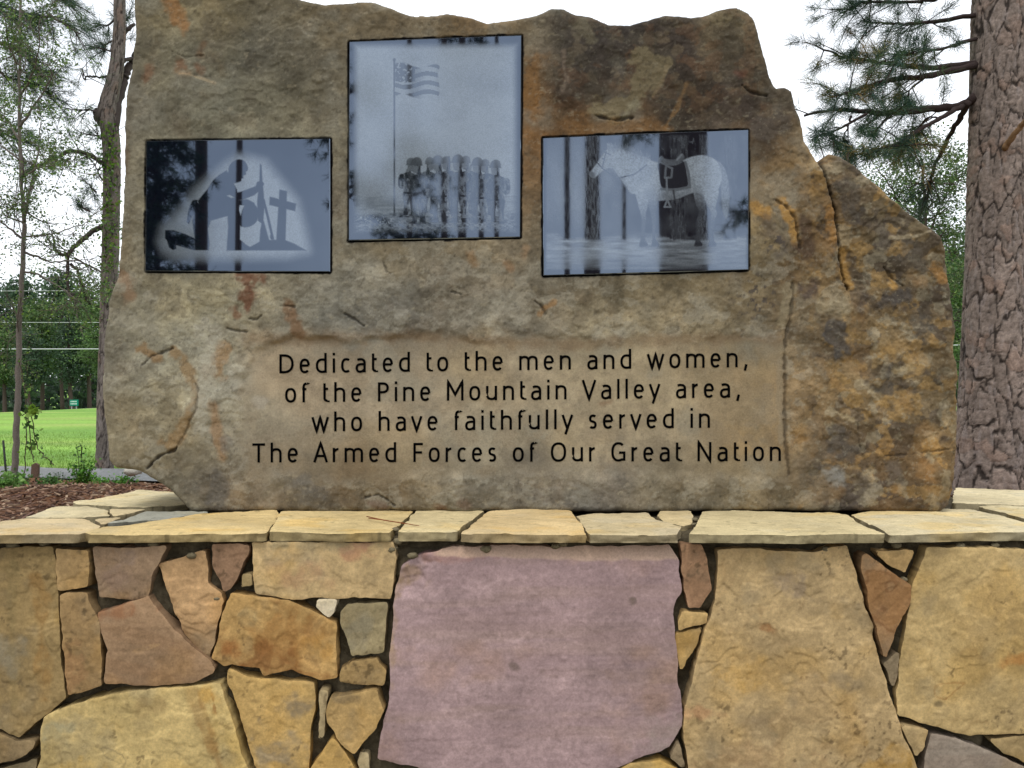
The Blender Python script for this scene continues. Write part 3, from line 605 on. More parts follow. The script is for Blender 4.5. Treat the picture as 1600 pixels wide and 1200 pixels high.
def art_flag(P):              # a plain stand-in: a squad of soldiers standing by a flag on an upright pole
    x, y = P[:, 0], P[:, 1]   # zoom coordinates 0..1067 x 0..1200
    e = np.minimum.reduce([x-88, 985-x, y-75, 1105-y])
    fr = sstep(10, 60, e)
    g = (.93+.12*fbm(x/200, y/150, 4, 3)+.05*fbm(x/12, y/12, 3, 4))*(1-.12*sstep(500, 900, y))
    far = 890+8*fbm(x/70, y*0, 3, 19); m = sstep(-4, 5, y-far); g = g*(1-m)+m*(.62+.15*fbm(x/40, y/10, 4, 8))
    hill = 990-40*np.exp(-((x-590)/270)**2)+9*fbm(x/40, y/40, 3, 9)
    gr = sstep(-6, 8, y-hill); g = g*(1-gr)+gr*(.36+.34*fbm(x/17, y/9, 5, 11))
    br = np.exp(-((x-205)/100)**2-((y-1035)/46)**2); st_ = ridged(x/16, y/9, 4, 21); g = g*(1-.85*sstep(.15, .6, br))+sstep(.70, .86, st_)*sstep(.1, .5, br)*.85
    def D(m, v):
        nonlocal g; g = g*(1-m)+np.clip(v, 0, 1)*m
    D(stroke(P, [(322, 186), (322, 985)], 4.5, 3), .16); D(ell(P, 322, 182, 8, 8, .3), .2)
    fl = fill(P, sm([(326, 206), (372, 198), (420, 214), (470, 224), (520, 206), (556, 214), (548, 262), (556, 318), (550, 372), (508, 366), (462, 384), (410, 374), (366, 356), (326, 364), (328, 285)]), 4)
    ph = (y-206-12*np.sin((x-326)/36))/23.5*np.pi; tone = np.where(np.sin(ph) > 0, .26, .80)
    tone = np.where((x < 428) & (y < 292+8*np.sin((x-326)/36)), .20+.55*(vnoise((x+y*.3)/8, (y-x*.2)/8, 4) > .78), tone)*(1+.30*np.sin((x-326)/26+.8)); D(fl, np.clip(tone, .08, .95))
    def soldier(cx, b, sc, fl_, v, pose):
        q = np.stack([(x-cx)/sc*fl_, (y-b)/sc], 1)
        parts = [sm([(-20, -306), (-14, -332), (8, -342), (30, -330), (38, -308), (44, -301), (30, -298), (-18, -298)], 4), sm([(-8, -300), (28, -300), (31, -280), (24, -262), (8, -258), (8, -246), (-14, -246), (-12, -270)], 4),
                 sm([(-34, -248), (-6, -254), (22, -248), (42, -232), (44, -190), (36, -160), (38, -128), (-34, -126), (-34, -160), (-46, -200), (-44, -232)], 4),
                 sm([(-36, -132), (38, -132), (42, -96), (34, -52), (30, -14), (46, -2), (44, 6), (8, 4), (10, -50), (4, -100), (-8, -52), (-12, 2), (-40, 4), (-38, -10), (-34, -60), (-40, -100)], 4),
                 sm([(-34, -238), (-64, -236), (-70, -180), (-58, -158), (-34, -164)], 4)]
        if pose == 'salute': parts += [sm([(30, -240), (46, -228), (70, -252), (44, -300), (36, -292), (50, -256), (36, -218)], 3)]
        elif pose == 'rifle': parts += [sm([(34, -236), (48, -224), (52, -176), (36, -150), (26, -156), (38, -180)], 3)]
        else: parts += [sm([(32, -238), (50, -224), (52, -170), (46, -120), (34, -118), (36, -170)], 3)]
        m = np.zeros(len(x)); near = np.nonzero((np.abs(q[:, 0]) < 110) & (q[:, 1] > -370) & (q[:, 1] < 30))[0]
        for p_ in parts: m[near] = np.maximum(m[near], fill(q[near], p_, 2.5))
        lightside = .5+.5*np.tanh(-q[:, 0]/26)
        folds = fbm(q[:, 0]/11+cx, q[:, 1]/24, 4, int(cx))
        t = .75*v*(1+.95*folds)+.20*lightside*sstep(-.2, .5, folds)
        t = np.where((q[:, 1] > -134) & (q[:, 1] < -124), .06, t); t = np.where(q[:, 1] < -298, v*1.5+.25*np.clip((-300-q[:, 1])/40, 0, 1)*lightside, t); t = np.where((q[:, 1] > -298) & (q[:, 1] < -262) & (q[:, 0] > 2), .42, t); t = np.where(q[:, 1] > -16, .06, t)
        D(m, np.clip(t, .03, .75))
        if pose == 'rifle': D(stroke(q, [(52, -330), (44, -150), (38, -30)], 3.2, 1.8), .05)
        ed = np.zeros(len(x)); ed[near] = m[near]*(1-sstep(.55, 1, m[near])); D(ed*.6, .03)
    for a_ in ((402, 985, .86, 1, .20, 'stand'), (500, 975, .84, 1, .22, 'rifle'), (598, 970, .84, -1, .20, 'stand'), (700, 975, .86, -1, .22, 'stand'), (800, 985, .84, -1, .2, 'rifle'),
               (446, 1030, 1.0, -1, .15, 'salute'), (556, 1020, 1.0, -1, .17, 'stand'), (660, 1022, 1.02, -1, .15, 'rifle'), (762, 1030, 1.0, -1, .16, 'salute'), (856, 1036, .98, -1, .17, 'stand')): soldier(*a_)
    fg = sstep(-4, 8, y-(1028+9*fbm(x/22, y/22, 3, 31))); g = g*(1-fg)+fg*(.36+.36*fbm(x/13, y/8, 5, 13))
    return np.clip(g*fr, 0, 1)*.95
def art_horse(P):             # a plain stand-in: a saddled pale horse standing among tree trunks
    x, y = P[:, 0], P[:, 1]
    e = np.minimum.reduce([x-125, 1470-x, y-120, 1030-y])
    g = .05+np.exp(-((x-300)/260)**2-((y-480)/260)**2)*.34+.10*fbm(x/90, y/140, 4, 2)
    gnd = sstep(-20, 50, y-(790+30*fbm(x/150, y/60, 3, 3))); g = g*(1-gnd)+gnd*(.56+.30*fbm(x/120, y/16, 4, 5))*(1-.55*sstep(880, 1010, y))
    for cx, w, v in ((278, 22, .06), (445, 52, .16), (655, 16, .08), (1010, 60, .10), (1180, 34, .12), (1350, 44, .07)):
        m = (1-sstep(w-6, w+6, np.abs(x-cx-6*fbm(y/90+cx, y/90, 2, 8))))*(1-sstep(805, 835, y+8*fbm(x/20, y/20, 2, 4))); g = g*(1-m)+np.clip(m*v*(1+1.2*fbm(x/7, y/40, 4, int(cx))), 0, 1)
    tw = (1-sstep(.0, .05, np.abs(fbm(x/60, y/220, 3, 33))))*(1-sstep(230, 300, y))*.22*(x > 880); g = np.maximum(g, tw)
    def D(m, v):
        nonlocal g; g = g*(1-m)+np.clip(v, 0, 1)*m
    tex = 1+.30*fbm(x/9, y/9, 4, 17)+.16*fbm(x/60, y/60, 3, 18)
    def leg(outl, far=0.0): D(fill(P, sm(outl, 5), 4), np.interp(y, [540, 640, 700, 830, 850], [.72-far, .42-far, .16, .12, .03])*tex)
    leg([(800, 520), (868, 540), (866, 610), (858, 655), (862, 690), (856, 780), (862, 822), (880, 850), (874, 864), (832, 864), (836, 826), (836, 780), (832, 690), (826, 650), (812, 600)], .30)
    leg([(1110, 490), (1190, 520), (1186, 590), (1180, 640), (1160, 690), (1150, 780), (1152, 824), (1166, 852), (1158, 864), (1114, 864), (1120, 824), (1126, 770), (1130, 690), (1142, 640), (1122, 580)], .30)
    D(fill(P, sm([(1268, 310), (1310, 350), (1336, 440), (1342, 560), (1326, 680), (1300, 640), (1292, 560), (1284, 430)]), 7), .40*tex)
    sh = .84-.34*sstep(400, 570, y)+.06*np.exp(-((x-1180)/90)**2-((y-360)/70)**2)
    D(fill(P, sm([(800, 298), (900, 318), (1000, 312), (1100, 276), (1186, 268), (1260, 306), (1292, 390), (1280, 470), (1230, 540), (1180, 530), (1110, 512), (1000, 552), (880, 566), (795, 552), (722, 512), (690, 446), (700, 380), (740, 320)]), 6), sh*tex)
    D(fill(P, sm([(830, 302), (760, 272), (700, 246), (630, 226), (556, 222), (530, 240), (508, 268), (476, 316), (444, 358), (426, 386), (434, 408), (456, 414), (482, 394), (518, 366), (548, 350), (578, 356), (620, 410), (662, 468), (706, 520), (780, 500), (830, 420)]), 5), .76*tex)
    D(stroke(P, [(560, 332), (606, 388), (660, 460), (700, 510)], 12, 10)*.5, .42*tex); D(fill(P, [(544, 232), (540, 188), (558, 196), (570, 226)], 4), .70); D(fill(P, [(560, 228), (566, 192), (580, 200), (584, 230)], 4), .55)
    mane = np.array([(560, 220), (640, 222), (716, 246), (800, 290)], float); dm, _ = seg_dist(P, mane, False); D((1-sstep(8, 38, dm+16*fbm(x/8, y/40, 3, 44)))*.75, .34*tex)
    D(ell(P, 514, 290, 8, 6, .3), .05); D(ell(P, 440, 388, 6, 5, .3), .12); D(fill(P, sm([(426, 384), (440, 372), (462, 400), (448, 414), (432, 408)]), 5), .38)
    for l_ in ([(478, 318), (508, 352)], [(534, 244), (508, 352)], [(522, 246), (560, 262)], [(508, 352), (600, 420), (720, 392), (800, 330)]): D(stroke(P, l_, 4, 2), .14)
    leg([(728, 505), (800, 530), (806, 600), (794, 650), (796, 690), (786, 780), (792, 824), (806, 850), (798, 866), (752, 866), (758, 826), (764, 780), (766, 690), (760, 650), (744, 590)])
    leg([(1170, 470), (1268, 490), (1262, 560), (1252, 610), (1262, 652), (1248, 690), (1240, 780), (1244, 826), (1258, 852), (1250, 866), (1206, 866), (1212, 826), (1216, 770), (1220, 690), (1222, 640), (1190, 580)])
    D(fill(P, sm([(886, 310), (1040, 306), (1062, 380), (1068, 470), (980, 486), (900, 478), (880, 380)]), 5), .03); D(stroke(P, [(1054, 312), (1076, 390), (1082, 476), (985, 496), (896, 488)], 9, 4), .34)
    D(fill(P, sm([(872, 306), (896, 270), (924, 290), (985, 294), (1022, 256), (1048, 276), (1030, 314), (985, 334), (916, 330)]), 5), .26*tex); D(stroke(P, [(1000, 296), (1030, 262)], 6, 4), .6); D(stroke(P, [(926, 334), (968, 354), (962, 412), (920, 416), (926, 348)], 7, 3), .34); D(stroke(P, [(930, 416), (936, 560), (916, 606), (956, 606), (936, 560)], 6, 3), .46); D(stroke(P, [(975, 496), (985, 560)], 6, 3), .15)
    D((1-sstep(0, 26, np.abs(y-868)))*sstep(700, 760, x)*(1-sstep(1270, 1330, x))*.45*(1-sstep(866, 880, y)*0), .22)
    return np.clip(g*sstep(4, 26, e), 0, 1)
ARTS = [(art_kneeling, (200, 180, 1600/360), 'kneeling soldier silhouette before a cross'), (art_flag, (520, 40, 1067/320), 'flag on a pole with saluting soldiers'), (art_horse, (820, 180, 1600/380), 'pale saddled horse among trees')]
PLAB = ['left polished black panel etched with a soldier kneeling at a cross', 'upper middle polished black panel etched with a flag and soldiers', 'right polished black panel etched with a pale saddled horse']
for q, (art, (ox, oy, sc), _), lab in zip(PANELS, ARTS, PLAB):
    q = np.array(q, float); nx = int(abs(q[1, 0]-q[0, 0])/1.05); ny = int(abs(q[3, 1]-q[0, 1])/1.05)
    s_, t_ = np.meshgrid(np.linspace(0, 1, nx), np.linspace(0, 1, ny)); s_ = s_.ravel()[:, None]; t_ = t_.ravel()[:, None]
    px = q[0]*(1-s_)*(1-t_)+q[1]*s_*(1-t_)+q[2]*s_*t_+q[3]*(1-s_)*t_
    v = art((px-np.array([ox, oy]))*sc)
    U, Z = px2(px[:, 0], px[:, 1], BY); Vf = np.stack([U, np.full(len(U), BY-.006), Z], 1)
    J, I = np.meshgrid(np.arange(ny-1), np.arange(nx-1), indexing='ij'); b = (J*nx+I).ravel()
    Q = np.stack([b, b+nx, b+nx+1, b+1], 1)
    ring = np.r_[np.arange(nx), np.arange(1, ny)*nx+nx-1, (ny-1)*nx+np.arange(nx-2, -1, -1), np.arange(ny-2, 0, -1)*nx]
    cen = px.mean(0); dv = px[ring]-cen; grow = 1.3/np.linalg.norm(dv, axis=1)[:, None]
    U1, Z1 = px2(*(px[ring]+dv*grow*1.0).T, BY); V1 = np.stack([U1, np.full(len(U1), BY-.0035), Z1], 1)
    V2 = np.stack([U1, np.full(len(U1), BY+.028), Z1], 1); k = len(ring); n = nx*ny
    i = np.arange(k); j = (i+1) % k
    Q1 = np.stack([ring[i], ring[j], n+j, n+i], 1); Q2 = np.stack([n+i, n+j, n+k+j, n+k+i], 1)
    C = np.repeat(np.r_[v, np.full(k, .35), np.zeros(k)][:, None], 3, 1)
    o = mesh('etched_panel', np.concatenate([Vf, V1, V2]), np.concatenate([Q, Q1, Q2]), M_panel, boulder, C, False)
    o['label'] = lab
# ---------------------------------------------------------------- the stone wall
WY = 2.325                      # distance of its face
CAPZ = 1.2                      # top of the cap stones
wall = empty('stone_wall', (0, WY, 0), 'low dry-look wall of yellow and brown fieldstone with flagstone coping, under the boulder', 'wall')
def stone_color(base, spec, sd):
    b = lin(base); b = .95*b+.05*(b@np.array([.3, .6, .1])); b = b*np.array([1.0, 1.03, 1.13])
    def f(u, v, d):
        n = len(u); c = np.repeat(b[None], n, 0)
        k = fbm(u*7+sd, v*7, 5, sd); c = c*(1+.22*k)[:, None]
        k = fbm(u*90+sd, v*90, 3, sd+9); c = c*(1+.13*k)[:, None]
        k = fbm(u*28+sd, v*28, 4, sd+1); c = c*(1+.11*k)[:, None]
        oc = sstep(.2, .9, fbm(u*6+sd*1.3, v*6, 5, sd+2)); c = mixc(c, c*np.array([1.04, .95, .74]), oc*.7)
        gr = sstep(.35, .95, fbm(u*9-sd, v*9, 5, sd+3)); c = mixc(c, lin((128, 122, 104)), gr*(.0 if spec.get('pink') else .30))
        pit = sstep(.45, .8, fbm(u*75, v*75, 3, sd+4))*sstep(.05, .5, fbm(u*9, v*9, 3, sd+8)); c = mixc(c, lin((70, 56, 38)), pit*(.15 if spec.get('grain') else .55))
        if not spec.get('grain'):
            vn_ = 1-sstep(.0, .045, np.abs(fbm(u*5+sd*.3, v*5, 5, sd+30)-.1)); c = mixc(c, lin((128, 92, 52)), vn_*.20*sstep(-.1, .4, fbm(u*4, v*4, 2, sd+31)))
            st_ = sstep(.35, .8, fbm(u*13+sd, v*13, 5, sd+32)); c = mixc(c, lin((112, 100, 80)), st_*.22)
        sp = spec.get('rust')
        if sp:
            m = sstep(.10, .40, fbm(u*8+sd*.7, v*8+3, 5, sd+6)); eg = 1-sstep(.02, .12, np.abs(fbm(u*8+sd*.7, v*8+3, 5, sd+6)-.16))
            c = mixc(c, lin((142, 96, 48)), m*sp*.6); c = mixc(c, lin((112, 70, 36)), eg*sp*.8)
        sp = spec.get('grain')
        if sp:
            t = spec.get('tilt', 0.0); w = v*math.cos(t)+u*math.sin(t); a = u*math.cos(t)-v*math.sin(t)
            g = fbm(a*5, w*110, 4, sd+10); c = c*(1+.07*g*sp)[:, None]
            g = fbm(a*2.5, w*26, 3, sd+11); c = mixc(c, lin(spec.get('grain2', (140, 112, 92))), sstep(.0, .8, g)*.40*sp)
        sp = spec.get('vein')
        if sp:
            for (x0, y0), (x1, y1), w, colr, s in sp:
                pl = np.stack(px2([x0, x1], [y0, y1], WY), 1); dd, _ = seg_dist(np.stack([u, v], 1), resample(pl, .02, False), False)
                dd = np.abs(dd+fbm(u*12, v*12, 4, sd+12)*.02); c = mixc(c, lin(colr), (1-sstep(w*.3, w*1.2, dd))*s*.75*(1-.5*sstep(-.2, .5, fbm(u*30, v*30, 4, sd+15))))
        for (bx, by, rx, ry, colr, s) in spec.get('blot', []):
            px = u*F/WY+800; py = 600-(v-CAMZ)*F/WY
            q = np.hypot((px-bx)/rx, (py-by)/ry)+fbm(u*22, v*22, 5, sd+13)*.75; c = mixc(c, lin(colr), (1-sstep(.4, 1.15, q))*s*.9*(1-.45*sstep(-.2, .5, fbm(u*45, v*45, 4, sd+16))))
        edge = 1-sstep(.0, .010, d+fbm(u*40, v*40, 2, sd+5)*.004); c = mixc(c, c*1.16, edge*.6)
        return np.clip(c, .005, 1)
    return f
def stone_h(sd, amp=1.0, grain=0.0, step=1.0):
    def h(u, v, d):
        t = fbm(u*9+sd, v*9, 4, sd+20)*2.0; fl = np.floor(t); st = (fl+sstep(.8, 1, t-fl))*.0022*step
        s = fbm(u*3+sd, v*3, 3, sd+21)*.0035+st+fbm(u*30, v*30, 4, sd+22)*.0012+(ridged(u*70, v*70, 3, sd+23)-.6)*.0012
        if grain: s = s*.45+fbm(u*6, v*120, 3, sd+24)*.0003*grain
        return s*amp
    return h
YEL, GRN = (190, 160, 104), {}
STONES = [
 ([(-60,866),(0,858),(33,852),(85,853),(89,866),(91,920),(96,965),(100,1040),(107,1088),(75,1115),(32,1150),(0,1137),(-60,1112)], (152,126,78), {'vein': [((62,900),(74,1090),.020,(146,106,52),.6),((20,880),(26,1100),.014,(132,116,78),.5)], 'blot': [(15,1020,30,40,(140,132,112),.6)]}, None),
 ([(91,855),(142,857),(145,880),(140,914),(95,921)], (170,138,88), {}, None),
 ([(148,855),(262,853),(247,881),(237,900),(234,932),(207,936),(155,934),(151,890)], (152,124,92), {'blot': [(190,905,40,26,(140,116,100),.6),(205,870,30,16,(136,120,112),.5)]}, None),
 ([(246,882),(320,860),(324,877),(325,912),(347,927),(349,941),(335,990),(326,1031),(312,1022),(287,990),(270,955),(258,912)], (180,142,94), {}, None),
 ([(332,850),(390,851),(389,862),(375,895),(360,920),(350,926),(346,912),(335,882)], (150,116,84), {}, None),
 ([(378,896),(395,895),(396,917),(376,918)], (156,132,86), {}, None),
 ([(392,846),(614,848),(616,866),(620,871),(612,938),(555,934),(460,936),(399,928),(395,882)], (188,158,106), {'blot': [(500,852,110,12,(150,140,112),.6),(560,862,30,18,(176,118,92),.55),(480,895,60,22,(186,142,106),.45),(450,870,40,14,(156,142,118),.45)]}, None),
 ([(157,956),(235,928),(252,953),(281,986),(339,1042),(335,1050),(300,1064),(222,1070),(167,1064),(171,1015),(158,977)], (158,126,90), {'grain': .7, 'tilt': .2, 'grain2': (150,116,84), 'vein': [((170,1028),(282,996),.004,(180,146,104),.7),((196,990),(215,965),.003,(120,92,62),.6)], 'blot': [(190,952,45,12,(150,96,62),.6)]}, None),
 ([(97,926),(139,925),(152,951),(160,976),(163,1069),(110,1086),(102,1012)], (162,130,82), {'blot': [(120,1050,26,40,(160,118,80),.5)]}, None),
 ([(360,924),(405,932),(450,938),(515,967),(526,972),(528,1059),(503,1064),(455,1047),(412,1055),(405,1045),(362,1038),(350,1042),(332,1028),(341,992),(353,940)], (190,150,86), {'rust': .35, 'blot': [(450,990,70,34,(150,106,56),.65),(420,1030,50,24,(128,82,44),.7),(368,1010,20,22,(150,92,46),.7),(495,1015,26,24,(196,150,80),.5),(480,1055,40,8,(138,90,46),.6),(395,965,24,14,(150,136,100),.5)]}, None),
 ([(495,936),(524,939),(521,956),(514,964),(492,948)], (212,198,168), {}, None),
 ([(530,956),(541,943),(604,943),(601,1022),(547,1028),(541,1000),(530,975)], (158,140,98), {'blot': [(560,990,24,34,(140,132,110),.6)]}, None),
 ([(533,1042),(551,1031),(590,1026),(604,1047),(600,1071),(533,1063)], (168,136,82), {}, None),
 ([(356,1046),(407,1061),(450,1065),(491,1065),(493,1100),(484,1155),(481,1218),(405,1218),(388,1160),(368,1107),(356,1066)], (190,154,88), {'blot': [(460,1110,34,22,(120,112,98),.7),(440,1170,52,34,(142,130,108),.75)]}, None),
 ([(71,1118),(81,1111),(140,1091),(222,1076),(346,1066),(352,1076),(361,1110),(381,1175),(399,1218),(60,1218),(67,1175)], (196,168,104), {'vein': [((305,1078),(352,1210),.016,(150,108,56),.85),((336,1080),(340,1110),.005,(140,86,34),.8),((70,1176),(150,1162),.003,(110,98,76),.7),((150,1162),(195,1185),.003,(110,98,76),.7)], 'blot': [(95,1140,24,26,(160,156,128),.6),(230,1100,36,18,(150,126,84),.6),(130,1192,36,14,(200,162,84),.6),(325,1090,20,16,(196,146,60),.6)]}, None),
 ([(-60,1140),(0,1144),(30,1155),(61,1154),(56,1168),(25,1186),(0,1190),(-60,1196)], (148,124,84), {}, None),
 ([(-60,1206),(0,1199),(40,1191),(58,1182),(56,1222),(-60,1232)], (140,122,86), {}, None),
 ([(501,1077),(516,1077),(510,1107),(507,1148),(498,1154)], (170,148,104), {}, None),
 ([(518,1087),(590,1075),(593,1090),(600,1107),(591,1135),(555,1174),(526,1150),(513,1127),(512,1107)], (178,144,86), {'blot': [(545,1088,22,6,(120,104,78),.7)]}, None),
 ([(522,1150),(544,1179),(562,1212),(560,1240),(470,1240),(480,1212),(500,1178)], (196,156,84), {}, None),
 ([(563,1175),(577,1175),(579,1218),(568,1218),(558,1190)], (178,158,116), {}, None),
 ([(665,864),(690,856),(840,854),(1046,853),(1061,876),(1063,924),(1050,960),(1055,1008),(1059,1050),(1065,1106),(1065,1134),(1047,1168),(1004,1180),(962,1200),(900,1218),(700,1216),(654,1199),(591,1185),(606,1102),(612,1008),(617,927),(626,883)], (168,140,132), {'grain': .55, 'grain2': (158,134,112), 'pink': 1, 'blot': [(640,905,28,26,(158,132,98),.85),(700,868,70,12,(164,116,96),.6),(989,937,6,7,(104,92,76),.9),(803,1040,9,6,(100,88,74),.9),(848,1048,6,5,(108,94,80),.9),(1040,1150,50,40,(160,146,136),.55),(612,990,8,80,(170,142,106),.7)]}, 'large smooth mauve pink slab in the middle of the wall face'),
 ([(1060,848),(1095,850),(1105,874),(1111,921),(1093,950),(1074,950),(1067,918),(1065,877)], (150,114,80), {}, None),
 ([(1065,952),(1105,958),(1104,973),(1058,987),(1058,970)], (186,152,92), {}, None),
 ([(1057,991),(1098,981),(1083,1022),(1064,1051),(1060,1035)], (180,146,86), {}, None),
 ([(1119,858),(1180,858),(1267,862),(1323,850),(1339,902),(1361,978),(1377,1042),(1396,1105),(1419,1168),(1440,1222),(1076,1222),(1068,1137),(1072,1092),(1094,1004),(1119,940),(1121,915)], (188,158,106), {'rust': .15, 'blot': [(1240,915,34,26,(140,126,112),.5),(1190,1010,60,30,(150,128,92),.5),(1150,1050,40,22,(192,152,84),.6),(1310,1060,26,16,(124,112,92),.6),(1390,1190,40,34,(190,146,66),.6),(1100,1110,30,12,(186,136,98),.6),(1160,1180,80,24,(160,128,92),.5),(1200,980,16,8,(140,90,48),.7)]}, 'tall broad buff yellow slab right of the pink slab'),
 ([(1060,1152),(1067,1196),(1048,1182)], (140,120,88), {}, None),
 ([(985,1192),(1030,1186),(1062,1200),(1066,1222),(930,1222)], (186,150,80), {}, None),
 ([(1343,868),(1350,864),(1422,912),(1417,943),(1379,1023),(1358,955),(1342,886)], (160,122,78), {'rust': .6}, None),
 ([(1357,858),(1427,861),(1414,895),(1386,880)], (180,146,90), {}, None),
 ([(1402,1017),(1400,1054),(1394,1080),(1380,1037)], (148,128,94), {}, None),
 ([(1447,856),(1515,856),(1600,858),(1660,858),(1660,1138),(1600,1146),(1515,1149),(1484,1141),(1401,1116),(1402,1046),(1427,912)], (190,160,102), {'blot': [(1580,1030,24,14,(176,116,56),.6),(1540,960,50,70,(166,140,96),.5),(1462,1100,8,6,(110,96,70),.8)], 'vein': [((1466,1082),(1505,1066),.003,(150,104,56),.7)]}, None),
 ([(1405,1130),(1448,1136),(1443,1164),(1428,1182)], (178,150,100), {}, None),
 ([(1454,1146),(1492,1152),(1545,1174),(1600,1199),(1640,1220),(1440,1220),(1446,1180)], (158,142,120), {'grain': .4}, None),
 ([(1546,1155),(1600,1149),(1660,1147),(1660,1210),(1600,1192),(1568,1177)], (178,150,98), {}, None),
]
# courses outside the picture, below and beside, so that the wall goes down to the ground
r2 = np.random.default_rng(11)
for (ya, yb) in ((1240, 1385), (1393, 1530)):
    x = -330.0
    while x < 1900:
        w = r2.uniform(150, 300); j = lambda: r2.uniform(-12, 12)
        STONES.append(([(x+j()*.5, ya+8+j()*.4), (x+w*.5, ya+j()*.4), (x+w-8+j()*.4, ya+6+j()*.4), (x+w-8+j()*.4, yb-8+j()*.4), (x+w*.5, yb+j()*.4), (x+j()*.5, yb-6+j()*.4)], tuple(r2.integers(-14, 14)+np.array([176, 144, 94])), {}, None)); x += w
for xa, xb in ((-330, -70), (1670, 1920)):
    for ya, yb in ((856, 1000), (1008, 1120), (1128, 1230)):
        xm = (xa+xb)/2+r2.uniform(-40, 40)
        for a_, b_ in ((xa, xm-5), (xm+5, xb)):
            STONES.append(([(a_, ya+r2.uniform(0, 8)), (b_, ya+r2.uniform(0, 8)), (b_, yb-r2.uniform(0, 8)), (a_, yb-r2.uniform(0, 8))], tuple(r2.integers(-14, 14)+np.array([176, 144, 94])), {}, None))
for i, (pts, base, spec, lab) in enumerate(STONES):
    big = len(pts) > 11; off = float(r2.uniform(-.016, .008)) if not spec.get('pink') else -.004
    infr = min(p[1] for p in pts) < 1235 and -70 < pts[0][0] < 1665
    cf = stone_color(base, spec, 100+i*13)
    if spec.get('pink'):
        c0 = cf
        def cf(u, v, d, c0=c0):
            c = c0(u, v, d); px = u*F/WY+800; py = 600-(v-CAMZ)*F/WY
            k = sstep(-.3, .5, fbm(u*3, v*34, 3, 77)); c = mixc(c, lin((162, 136, 136)), k*.30)
            q = sstep(3, -2, py-(871+6*fbm(u*9, v*0, 3, 4)+(px-690)*.006))*sstep(672, 690, px); return mixc(c, lin((196, 168, 144)), q*.75)
    hf = stone_h(300+i*7, 1.0 if big else .8, 1.0 if spec.get('grain') else 0, 1.0)
    if spec.get('pink'):
        h0 = hf
        def hf(u, v, d, h0=h0):
            px = u*F/WY+800; py = 600-(v-CAMZ)*F/WY
            b = (871+6*fbm(u*9, v*0, 3, 4)+(px-690)*.006)-py
            chip = sstep(.35, 1.0, 1.25-np.hypot((px-640)/44, (py-895)/42)+fbm(u*25, v*25, 3, 6)*.25)
            return h0(u, v, d)-.014*np.clip(b/18, 0, 1.2)-.012*chip*(1+.4*fbm(u*40, v*40, 3, 8))
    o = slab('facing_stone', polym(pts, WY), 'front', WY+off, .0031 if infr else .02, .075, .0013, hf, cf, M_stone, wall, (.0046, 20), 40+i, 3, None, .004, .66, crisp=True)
    if lab: o['label'] = lab
# coping of flagstones: outlines in photo pixels, projected on the plane of their tops
def capm(pts):
    p = np.array(pts, float); Y = F*(CAMZ-CAPZ)/(p[:, 1]-600); return np.stack([(p[:, 0]-800)*Y/F, Y], 1)
CAPS = [
 ([(-100,816),(0,813),(40,809),(130,810),(158,821),(144,828),(122,833),(60,832),(0,833),(-100,834)], (214,190,140)),
 ([(39,806),(88,790),(132,789),(165,792),(173,805),(100,807)], (218,200,152)),
 ([(114,781),(175,772),(215,764),(272,766),(300,784),(288,786),(228,792),(168,790),(120,786)], (222,204,154)),
 ([(170,793.5),(227,794),(206,799),(176,805)], (214,192,142)),
 ([(149,808),(190,806.5),(176,812),(159,819)], (212,188,138)),
 ([(228,797.5),(330,797.5),(316,799.5),(270,807),(166,818)], (168,166,148)),
 ([(130,829),(160,821),(200,818),(262,809),(320,800),(350,797.5),(433,795),(436,805),(424,821),(417,830),(300,831),(200,832),(140,832)], (226,196,128)),
 ([(420,829),(426,820),(440,797),(540,794),(646,794),(640,803),(621,818),(608,830),(520,830)], (228,200,134)),
 ([(623,829),(650,796),(700,795),(757,796),(736,812),(714,830)], (224,202,146)),
 ([(719,831),(764,797),(820,795),(892,795),(904,812),(917,832),(820,832)], (226,196,136)),
 ([(922,832),(908,815),(900,806),(922,801),(1011,798),(1026,809),(1064,820),(1057,832)], (220,198,148)),
 ([(1028,803),(1032,797),(1080,797),(1082,814),(1068,818),(1036,811)], (218,194,140)),
 ([(1077,832),(1086,820),(1097,797),(1180,797),(1300,799.5),(1322,803),(1356,823),(1384,832),(1250,833)], (222,202,148)),
 ([(1330,803),(1358,795),(1484,792),(1522,793),(1566,803),(1600,812),(1680,822),(1680,832),(1600,829),(1500,830),(1390,832),(1363,819)], (224,206,158)),
 ([(1488,785.5),(1492,761),(1600,762),(1680,763),(1680,788),(1600,787)], (226,208,160)),
 ([(1527,790),(1600,790.5),(1680,792),(1680,817),(1600,809),(1570,801)], (224,206,156)),
 ([(-420,818),(-108,816),(-108,834),(-420,834)], (214,190,140)), ([(-420,792),(-120,792),(-60,800),(-110,812),(-420,814)], (214,192,146)),
 ([(1690,764),(2050,764),(2050,793),(1690,790)], (224,206,158)), ([(1690,796),(2050,797),(2050,832),(1690,831)], (222,200,150)),
]
def cap_color(base, sd):
    b = lin(base); b = (.88*b+.12*(b@np.array([.3, .6, .1])))*.80
    def f(u, v, d):
        c = np.repeat(b[None], len(u), 0); k = fbm(u*6+sd, v*6, 5, sd); c = c*(1+.16*k)[:, None]
        oc = sstep(.15, .8, fbm(u*5+sd, v*9, 4, sd+2)); c = mixc(c, c*np.array([1.05, .90, .60]), oc*.6)
        gr = sstep(.3, .9, fbm(u*7-sd, v*12, 4, sd+3)); c = mixc(c, b*np.array([.9, .95, 1.1]), gr*.5)
        k = fbm(u*34, v*50, 4, sd+5); c = c*(1+.10*k)[:, None]
        pit = sstep(.68, .95, fbm(u*40, v*80, 3, sd+4)); return mixc(c, b*.45, pit*.7)
    return f
